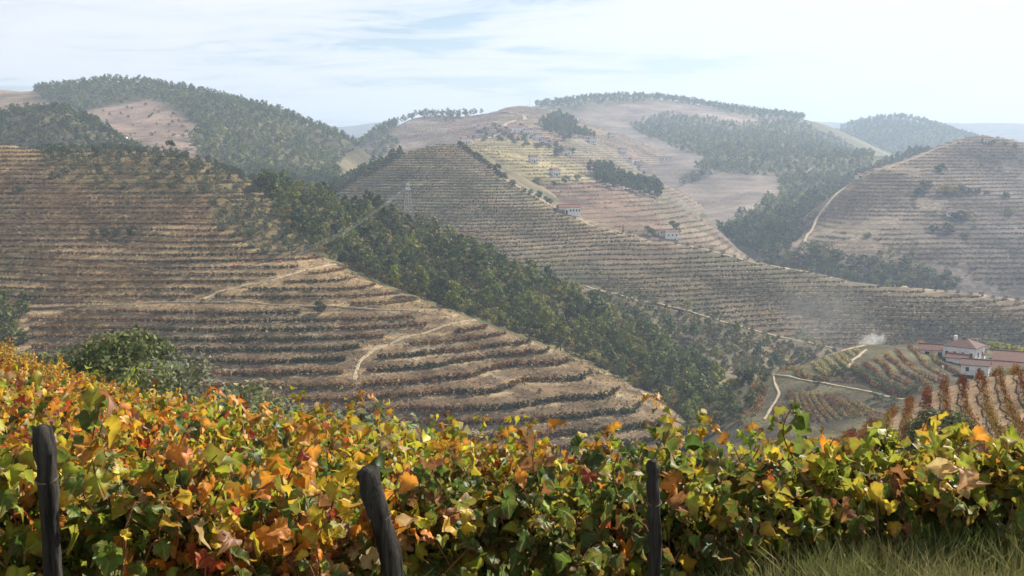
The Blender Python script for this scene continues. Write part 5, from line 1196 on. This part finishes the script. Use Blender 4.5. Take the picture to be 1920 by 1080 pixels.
def trunk_mesh(r, h=0.52, rad=0.035, arms=2, half=0.38):
    z = np.linspace(-0.08, h, 9)
    p = np.column_stack([np.cumsum(r.normal(0, 0.026, 9)), np.cumsum(r.normal(0, 0.02, 9)), z])
    rr_ = rad * (1.2 - 0.35 * np.linspace(0, 1, 9)) * r.uniform(0.8, 1.25, 9)
    parts = [tube(p, rr_, 9)]
    heads = []
    for k in range(arms):
        sgn = 1 if k % 2 == 0 else -1; s = p[-1 - k]
        t = np.linspace(0, 1, 7)
        a = np.column_stack([s[0] + sgn * half * t, s[1] + r.normal(0, 0.03) * t + 0.02 * np.sin(t * 6), s[2] + 0.12 * t + 0.03 * np.sin(t * 5 + k)])
        parts.append(tube(a, rad * np.linspace(0.8, 0.32, 7) * r.uniform(0.85, 1.15, 7), 7)); heads.append(a)
    return parts, heads
def rows_to_world(V, x, y, z, ang=math.atan2(RU[1], RU[0])):
    c, s = math.cos(ang), math.sin(ang)
    return np.column_stack([V[:, 0] * c - V[:, 1] * s + x, V[:, 0] * s + V[:, 1] * c + y, V[:, 2] + z])
RANG = math.atan2(RU[1], RU[0])
RM = np.array([[math.cos(RANG), -math.sin(RANG), 0], [math.sin(RANG), math.cos(RANG), 0], [0, 0, 1]])
FRONT = [(-0.5, 0.87, 'left', 16), (0.12, 0.90, 'left', 17), (0.62, 0.80, 'rust', 17), (1.12, 0.69, 'rust', 16), (1.65, 0.67, 'green', 16), (2.15, 0.57, 'green', 18), (2.62, 0.57, 'green', 17), (3.02, 0.57, 'gold', 17), (3.43, 0.62, 'gold', 18), (3.92, 0.54, 'gold', 18), (4.12, 0.56, 'gold', 17), (4.5, 0.56, 'gold', 16)]
FLAB = ['yellow green vine at the left edge of the front row', 'tall green vine around the leftmost dark post', 'orange and rust vine right of the leftmost post', 'rusty orange vine beside the leaning post', 'dark green vine right of the leaning post', 'dense dark green vine in the middle of the front row',
        'green vine with red leaves beside the thin post', 'yellow green vine just right of the thin post', 'golden vine on the thickest black trunk', 'gold and red vine beside the thick trunk', 'yellow green vine by the short post top', 'green vine at the right edge of the front row']
for k, (s, hg, mixn, nsh) in enumerate(FRONT):
    r = np.random.default_rng(2000 + k)
    x, y = row_xy(s, RC0 - (0.42 if k > 9 else 0)); z = float(on(FG, x, y))
    root = link('grape_vine', None, loc=(x, y, z)); root.empty_display_size = 0.2
    tag(root, FLAB[k], 'vine', 'vines of the front row')
    big = k in (8,)
    parts, heads = trunk_mesh(r, hg * 0.46, 0.05 if big else r.uniform(0.02, 0.03))
    link('trunk', mk_mesh('trunk', rows_to_world(parts[0][0], 0, 0, 0), parts[0][1], M_VBARK, smooth=True), root)
    for p in parts[1:]: link('arm', mk_mesh('arm', rows_to_world(p[0], 0, 0, 0), p[1], M_VBARK, smooth=True), root)
    J, O, S, canes = vine_leaves(r, hg, nsh + 8, half=0.34, step=0.029, low=0.04, rise=0.6 if k < 7 else 0.46)
    nsh += 8
    for c in canes:
        v, t = tube(c, np.linspace(0.0055, 0.0022, len(c)), 5)
        link('cane', mk_mesh('cane', rows_to_world(v, 0, 0, 0), t, M_CANE, smooth=True), root)
    Jw = J @ RM.T; Ow = O @ RM.T
    Fr = leaf_frames(len(Jw), r, Ow)
    pal = np.array(MIX[mixn]); shoot_c = r.choice(8, nsh, p=pal)
    # towards the top and the light the leaves have turned further
    ci = np.where(r.uniform(0, 1, len(Jw)) < 0.68, shoot_c[S], r.choice(8, len(Jw), p=pal))
    turn = (J[:, 2] > hg * 0.72) & (r.uniform(0, 1, len(Jw)) < (0.15 if mixn == 'green' else 0.4)); ci = np.where(turn & (ci < 2), r.choice([2, 3, 4, 4, 6] if mixn in ('rust', 'left') else [2, 2, 3, 3, 4], len(Jw)), ci)
    old = (J[:, 2] < hg * 0.6) & (r.uniform(0, 1, len(Jw)) < (0.35 if mixn == 'rust' else 0.65)); ci = np.where(old, r.choice([0, 0, 1, 1, 2], len(Jw)), ci)   # lower leaves stay green longest
    tint = LP[ci] * r.uniform(0.75, 1.3, (len(Jw), 1)) * (1 + r.uniform(-0.1, 0.1, (len(Jw), 3)))
    size = r.uniform(0.04, 0.1, len(Jw)) * (0.96 if k < 4 else 1.0)
    dist = np.linalg.norm(Jw + np.array([x, y, z]), axis=1)
    order = np.argsort(dist); nobj = 200
    for q in order[:nobj]:
        lf = bpy.data.objects.new('leaf', LMESH[int(r.integers(len(LMESH)))])
        M4 = np.eye(4); M4[:3, :3] = Fr[q] * size[q]; M4[:3, 3] = Jw[q]
        lf.parent = root
        from mathutils import Matrix
        lf.matrix_basis = Matrix(M4.tolist()); lf.color = (*tint[q], 1)
        COL.objects.link(lf)
    q = order[nobj:]
    fo = link('foliage', mk_mesh('foliage', *leaf_soup(r, Jw[q], Fr[q], size[q], tint[q], LEAF1)[:2], M_LEAFM), root) if False else None
    V, T, Cc = leaf_soup(r, Jw[q], Fr[q], size[q], tint[q], LEAF1)
    fo = link('foliage', mk_mesh('foliage', V, T, M_LEAFM, Cc, True), root); tag(fo, kind='stuff')
# posts of the front row
def post(name, px, ytop, D, wid, lean, label, seed):
    r = np.random.default_rng(seed)
    x, y, zt = P(px, ytop, D); zb = float(on(FG, x, y)) - 0.12
    n = 12; t = np.linspace(0, 1, n)
    p = np.column_stack([lean * (1 - t) + 0.006 * np.sin(t * 9 + seed), 0.01 * np.sin(t * 7), (zb - zt) * (1 - t)])
    n = 26; t = np.linspace(0, 1, n); p = np.column_stack([lean * (1 - t) + 0.006 * np.sin(t * 9 + seed), 0.01 * np.sin(t * 7), (zb - zt) * (1 - t)])
    V, T = tube(p, wid * 0.5 * (1.02 + 0.10 * r.uniform(-1, 1, n)), 14)
    fl = np.tile(r.uniform(-1, 1, 14), n); rad_ = (V[:-2, :2] - np.repeat(p[:, :2], 14, 0)); V[:-2, :2] += rad_ * (0.16 * fl + 0.08 * r.normal(size=n * 14))[:, None]; V[-1, 2] += 0.012
    top = np.abs(V[:, 2]) < 0.02; V[top, 2] += r.uniform(-0.02, 0.012, top.sum())
    root = link(name, None, loc=(x, y, zt)); root.empty_display_size = 0.2
    link('post_shaft', mk_mesh('post_shaft', V, T, M_POST, smooth=True), root)
    a = np.linspace(0, 2 * math.pi, 15)
    for zz_ in (-0.17,):
        link('wire_tie', mk_mesh('wire_tie', *tube(np.column_stack([np.cos(a) * wid * 0.56 + lean * -zz_ / (zt - zb), np.sin(a) * wid * 0.56, np.full(15, zz_) + 0.01 * np.sin(a)]), 0.004, 5, False), M_BARK), root)
    tag(root, label, 'post', 'posts of the front row')
post('wooden_post', 80, 803, 3.55, 0.062, 0.03, 'thick weathered dark post at the left of the front row', 1)
post('wooden_post', 690, 882, 3.98, 0.080, 0.20, 'leaning weathered post in the front row', 2)
post('wooden_post', 1227, 864, 4.3, 0.048, 0.01, 'thin upright dark post right of the middle', 3)
post('wooden_post', 1756, 897, 5.5, 0.046, 0.01, 'short dark post top among the leaves at the right', 4)
# trellis wires of the front row
for k, hz_ in enumerate((0.36, 0.62)):
    ss = np.linspace(-1.2, 6, 60); xs, ys = row_xy(ss, RC0); zz_ = on(FG, xs, ys) + hz_ + 0.02 * np.sin(ss * 2.2)
    tag(link('trellis_wire', mk_mesh('trellis_wire', *tube(np.column_stack([xs, ys, smooth_line(zz_[:, None], 8)[:, 0]]), 0.0009, 4, False), M_BARK)), ['lower', 'upper'][k] + ' thin trellis wire along the front row', 'wire')

# rows behind: the slope full of golden vines
def edge_d(px): return np.interp(px, [-200, 0, 100, 300, 450, 600, 800, 1000, 1300, 1500, 2000], [64, 62, 58, 44, 34, 26, 19, 15, 11.5, 9.5, 9.5])
def mass_vine(seed, n, shapes, palname, lsz, hgt=1.05):
    r = np.random.default_rng(seed)
    J, O, S, canes = vine_leaves(r, hgt, 18, half=0.5, step=0.045, thick=0.3)
    keep = r.permutation(len(J))[:n]; J, O = J[keep], O[keep]
    Fr = leaf_frames(len(J), r, O)
    tint = LP[r.choice(8, len(J), p=MIX[palname])] * r.uniform(0.7, 1.3, (len(J), 1))
    return leaf_soup(r, J, Fr, r.uniform(0.06, 0.115, len(J)) * lsz, tint, shapes)
MV_NEAR = [mass_vine(3000 + k, 380, LEAF1, 'carpet' if k % 3 else 'rust', 0.92) for k in range(6)]
MV_FAR = [mass_vine(3100 + k, 230, LEAF0, 'carpet', 1.1) for k in range(8)]
TRK = []
for k in range(4):
    parts, _ = trunk_mesh(np.random.default_rng(3300 + k), 0.5, 0.03)
    TRK.append(mk_mesh('trunk', *merge(parts), M_VBARK))
MVN = [mk_mesh('foliage', v, t, M_LEAFM, c, True) for v, t, c in MV_NEAR]
MVF = [mk_mesh('foliage', v, t, M_LEAFM, c, True) for v, t, c in MV_FAR]
cand = []
for k in range(1, 40):
    c = RC0 + 1.72 * k
    for s in np.arange(-34, 14, 0.92):
        s2 = s + rng.uniform(-0.12, 0.12); x, y = row_xy(s2, c + rng.normal(0, 0.05))
        if y < 4.5: continue
        px = 960 + x / y * FPX
        if -130 < px < 2010 and y < edge_d(px): cand.append((y, x, k, px))
cand.sort()
rank = {}
for kk_ in set(q[2] for q in cand):
    for n_, q in enumerate(sorted([q for q in cand if q[2] == kk_], key=lambda q: q[3])): rank[q] = n_
WORD = ['second', 'third', 'fourth', 'fifth', 'sixth', 'seventh', 'eighth', 'ninth', 'tenth', 'eleventh', 'twelfth', 'thirteenth', 'fourteenth', 'fifteenth']
n_near = 290
for i, (y, x, k, px) in enumerate(cand[:n_near]):
    z = float(on(FG, x, y)); near = y < 9.5
    me = MVN[int(rng.integers(6))] if near else MVF[int(rng.integers(8))]
    g = 0.5 + fbm(np.array([x / 5]), np.array([y / 5]), 19, 2)[0]
    if px > 1150: ti = np.array((0.75, 0.95, 1.0)) * rng.uniform(0.75, 1.05)
    else: ti = np.array((0.85 + 0.3 * g, 1.08 - 0.25 * g, 1.0)) * rng.uniform(0.8, 1.15)
    root = link('grape_vine', None, loc=(x, y, z), rotz=RANG + (math.pi if rng.uniform() < 0.5 else 0), scale=rng.uniform(0.9, 1.1) * {1: 0.74, 2: 0.87}.get(k, 0.95)); root.empty_display_size = 0.2
    f = link('foliage', me, root, color=ti); tag(f, kind='stuff')
    link('trunk', TRK[int(rng.integers(4))], root)
    tag(root, 'orange and gold autumn vine, %s in the %s row' % ((['leftmost'] + [ORD[w].replace('lowest', 'from the left') for w in range(1, 60)])[rank[(y, x, k, px)]], WORD[k - 1] if k <= len(WORD) else ORD[k].split()[0]), 'vine', ('vines in the %s row' % WORD[k - 1]) if k <= len(WORD) else 'vines in the rear rows')
rest = cand[n_near:]
if rest:
    pos = np.array([(x, y, 0) for y, x, k, px in rest]); pos[:, 2] = on(FG, pos[:, 0], pos[:, 1])
    g = 0.5 + fbm(pos[:, 0] / 8, pos[:, 1] / 8, 19, 2)
    ti = np.column_stack([0.85 + 0.3 * g, 1.08 - 0.25 * g, np.ones(len(g))]) * rng.uniform(0.8, 1.15, (len(g), 1))
    soup('vineyard_foliage', MV_FAR, pos, rng.uniform(0.9, 1.12, len(pos)), ti, M_LEAFM)

# trees at the far edge of the near vineyard
def edge_tree(px, ytop, D, kind, seed, leaf, lobes, per, base, label, wide, hmin, cat='tree', hill=None, name=None):
    x, y, z = P(px, ytop, D); g = float(on(hill or FG, x, y)); h = max(z - g, hmin)
    v, t, c = crown(seed, kind, lobes, per, leaf, base)
    root = link(name or NAMES[kind], None, loc=(x, y, z - h), scale=(h * wide, h * wide, h)); root.empty_display_size = 0.3
    link('crown', mk_mesh('crown', v, t, M_FOL, c), root); link('trunk', mk_mesh('trunk', *trunk_of(seed, kind), M_BARK), root)
    tag(root, label, cat)
edge_tree(232, 614, 74, 'broad', 41, 0.026, 44, 70, (0.095, 0.115, 0.035), 'bushy dark green walnut tree beyond the golden vines', 1.1, 5.0, name='walnut_tree')
edge_tree(172, 640, 74, 'broad', 42, 0.026, 26, 60, (0.085, 0.10, 0.03), 'lower green tree left of the walnut tree', 0.95, 3.8)
edge_tree(268, 672, 66, 'shrub', 43, 0.03, 24, 60, (0.28, 0.32, 0.04), 'bright yellow green bush in front of the walnut tree', 0.75, 2.6, 'bush')
edge_tree(322, 652, 66, 'olive', 44, 0.024, 40, 70, (0.14, 0.15, 0.085), 'feathery grey green olive tree beside the walnut tree', 1.1, 3.6)
edge_tree(446, 703, 58, 'olive', 45, 0.026, 34, 60, (0.17, 0.18, 0.09), 'pale olive bush at the edge of the golden vines', 1.1, 2.4, 'bush')
edge_tree(570, 748, 46, 'olive', 46, 0.03, 24, 50, (0.13, 0.14, 0.08), 'low olive bush right of the pale one', 1.2, 1.6, 'bush')
edge_tree(652, 745, 44, 'olive', 47, 0.03, 30, 50, (0.13, 0.145, 0.08), 'broad olive bush above the middle of the vines', 1.6, 1.7, 'bush')
edge_tree(120, 648, 80, 'shrub', 48, 0.04, 26, 50, (0.08, 0.10, 0.05), 'grey green bush above the golden vines at the left', 0.9, 3.2, 'bush')
edge_tree(55, 655, 78, 'shrub', 49, 0.04, 24, 50, (0.11, 0.12, 0.03), 'olive green bush at the left end of the vines', 1.1, 2.6, 'bush')
edge_tree(1764, 758, 47, 'olive', 50, 0.026, 50, 90, (0.10, 0.115, 0.055), 'big round olive bush in front of the red vineyard shoulder', 1.1, 2.6, 'bush', hill=B_)

# ------------------------------------------------------------------ grass on the near ground
n = 44000
gy = rng.uniform(3.4, 13, n); gx = rng.uniform(-0.62, 0.62, n) * gy
h_ = n // 2; gy[:h_] = rng.uniform(4.0, 6.6, h_); gx[:h_] = rng.uniform(0.02, 0.5, h_) * gy[:h_]
gz = on(FG, gx, gy); hgt = rng.uniform(0.04, 0.2, n) * (0.6 + 0.9 * np.clip(0.5 + fbm(gx / 0.7, gy / 0.7, 13, 2), 0, 1))
a = rng.uniform(0, 6.28, n); w = rng.uniform(0.0016, 0.0034, n); bx_, by_ = np.cos(a) * w, np.sin(a) * w
lean = rng.normal(0, 0.4, (n, 2)) * hgt[:, None]
mxy = np.column_stack([gx + lean[:, 0] * 0.35, gy + lean[:, 1] * 0.35])
V = np.stack([np.column_stack([gx - bx_, gy - by_, gz - 0.02]), np.column_stack([gx + bx_, gy + by_, gz - 0.02]), np.column_stack([mxy[:, 0] - bx_ * 0.8, mxy[:, 1] - by_ * 0.8, gz + hgt * 0.6]),
              np.column_stack([mxy[:, 0] + bx_ * 0.8, mxy[:, 1] + by_ * 0.8, gz + hgt * 0.6]), np.column_stack([gx + lean[:, 0], gy + lean[:, 1], gz + hgt])], 1).reshape(-1, 3)
i4 = np.arange(n) * 5
T = np.concatenate([np.stack([i4, i4 + 1, i4 + 3], 1), np.stack([i4, i4 + 3, i4 + 2], 1), np.stack([i4 + 2, i4 + 3, i4 + 4], 1)])
dry = np.clip(0.45 + 1.4 * fbm(gx / 1.1, gy / 1.1, 29, 3) + rng.normal(0, 0.2, n), 0, 1)
gc = mixc((0.085, 0.15, 0.025), (0.27, 0.22, 0.10), dry) * rng.uniform(0.7, 1.25, (n, 1))
tag(link('grass', mk_mesh('grass', V, T, M_FOL, np.repeat(gc, 5, 0))), 'green and dry grass on the ground under the vines', 'grass', kind='stuff')

# ------------------------------------------------------------------ smoke of a small fire on the knoll and the dust drifting from it
def smoke(name, c, rx, ry, rz, dens, nscale, label, tilt=0.0):
    m = bpy.data.materials.new(name); m.use_nodes = True
    N, L = m.node_tree.nodes, m.node_tree.links; N.remove(N['Principled BSDF'])
    v = N.new('ShaderNodeVolumePrincipled'); v.inputs['Color'].default_value = (0.93, 0.92, 0.9, 1); v.inputs['Anisotropy'].default_value = 0.3
    tcn = N.new('ShaderNodeTexCoord')
    ns = node(N, 'ShaderNodeTexNoise', i_Scale=nscale, i_Detail=3.0, i_Roughness=0.6, i_Distortion=0.6); L.new(tcn.outputs['Object'], ns.inputs['Vector'])
    ln = node(N, 'ShaderNodeVectorMath', operation='LENGTH'); L.new(tcn.outputs['Object'], ln.inputs[0])
    fo = node(N, 'ShaderNodeMapRange', interpolation_type='SMOOTHSTEP'); L.new(ln.outputs['Value'], fo.inputs[0]); fo.inputs['From Min'].default_value = 1.0; fo.inputs['From Max'].default_value = 0.15
    nr = node(N, 'ShaderNodeMapRange'); L.new(ns.outputs[0], nr.inputs[0]); nr.inputs['From Min'].default_value = 0.42; nr.inputs['From Max'].default_value = 0.75; nr.inputs['To Max'].default_value = dens
    mu = node(N, 'ShaderNodeMath', operation='MULTIPLY'); L.new(fo.outputs[0], mu.inputs[0]); L.new(nr.outputs[0], mu.inputs[1]); L.new(mu.outputs[0], v.inputs['Density'])
    L.new(v.outputs[0], N['Material Output'].inputs['Volume'])
    lat, lon = np.meshgrid(np.linspace(0, math.pi, 9), np.linspace(0, 2 * math.pi, 13)[:-1], indexing='ij')
    V = np.stack([np.sin(lat) * np.cos(lon), np.sin(lat) * np.sin(lon), np.cos(lat)], 2).reshape(-1, 3)
    i = np.arange(9 * 12).reshape(9, 12); j = np.roll(i, -1, 1)
    Fq = np.stack([i[:-1].ravel(), i[1:].ravel(), j[1:].ravel(), j[:-1].ravel()], 1)
    o = link(name, mk_mesh(name, V, Fq, m), loc=c, scale=(rx, ry, rz), rot=(0, tilt, 0)); tag(o, label, 'smoke', kind='stuff')
smoke('smoke_plume', P(1636, 640, 346), 6.0, 3.5, 3.4, 0.45, 2.8, 'white smoke rising at the top of the knoll', R(-18))
smoke('smoke_veil', P(1545, 590, 372), 24, 12, 18, 0.022, 2.0, 'thin pale smoke drifting left over the valley', R(25))

# ------------------------------------------------------------------ haze in the air
def haze_box():
    m = bpy.data.materials.new('haze'); m.use_nodes = True
    N, L = m.node_tree.nodes, m.node_tree.links
    N.remove(N['Principled BSDF'])
    v = N.new('ShaderNodeVolumePrincipled')
    v.inputs['Color'].default_value = (0.48, 0.60, 0.78, 1)
    v.inputs['Density'].default_value = 0.00023
    v.inputs['Anisotropy'].default_value = 0.25
    L.new(v.outputs[0], N['Material Output'].inputs['Volume'])
    x, y0, y1, z0, z1 = 5200, -400, 6600, -107, 262
    V = [(-x, y0, z0), (x, y0, z0), (x, y1, z0), (-x, y1, z0), (-x, y0, z1), (x, y0, z1), (x, y1, z1), (-x, y1, z1)]
    Fh = [(0, 3, 2, 1), (4, 5, 6, 7), (0, 1, 5, 4), (1, 2, 6, 5), (2, 3, 7, 6), (3, 0, 4, 7)]
    tag(link('haze', mk_mesh('haze', V, Fh, m)), 'pale blue haze in the valley air', 'haze', kind='stuff')
haze_box()
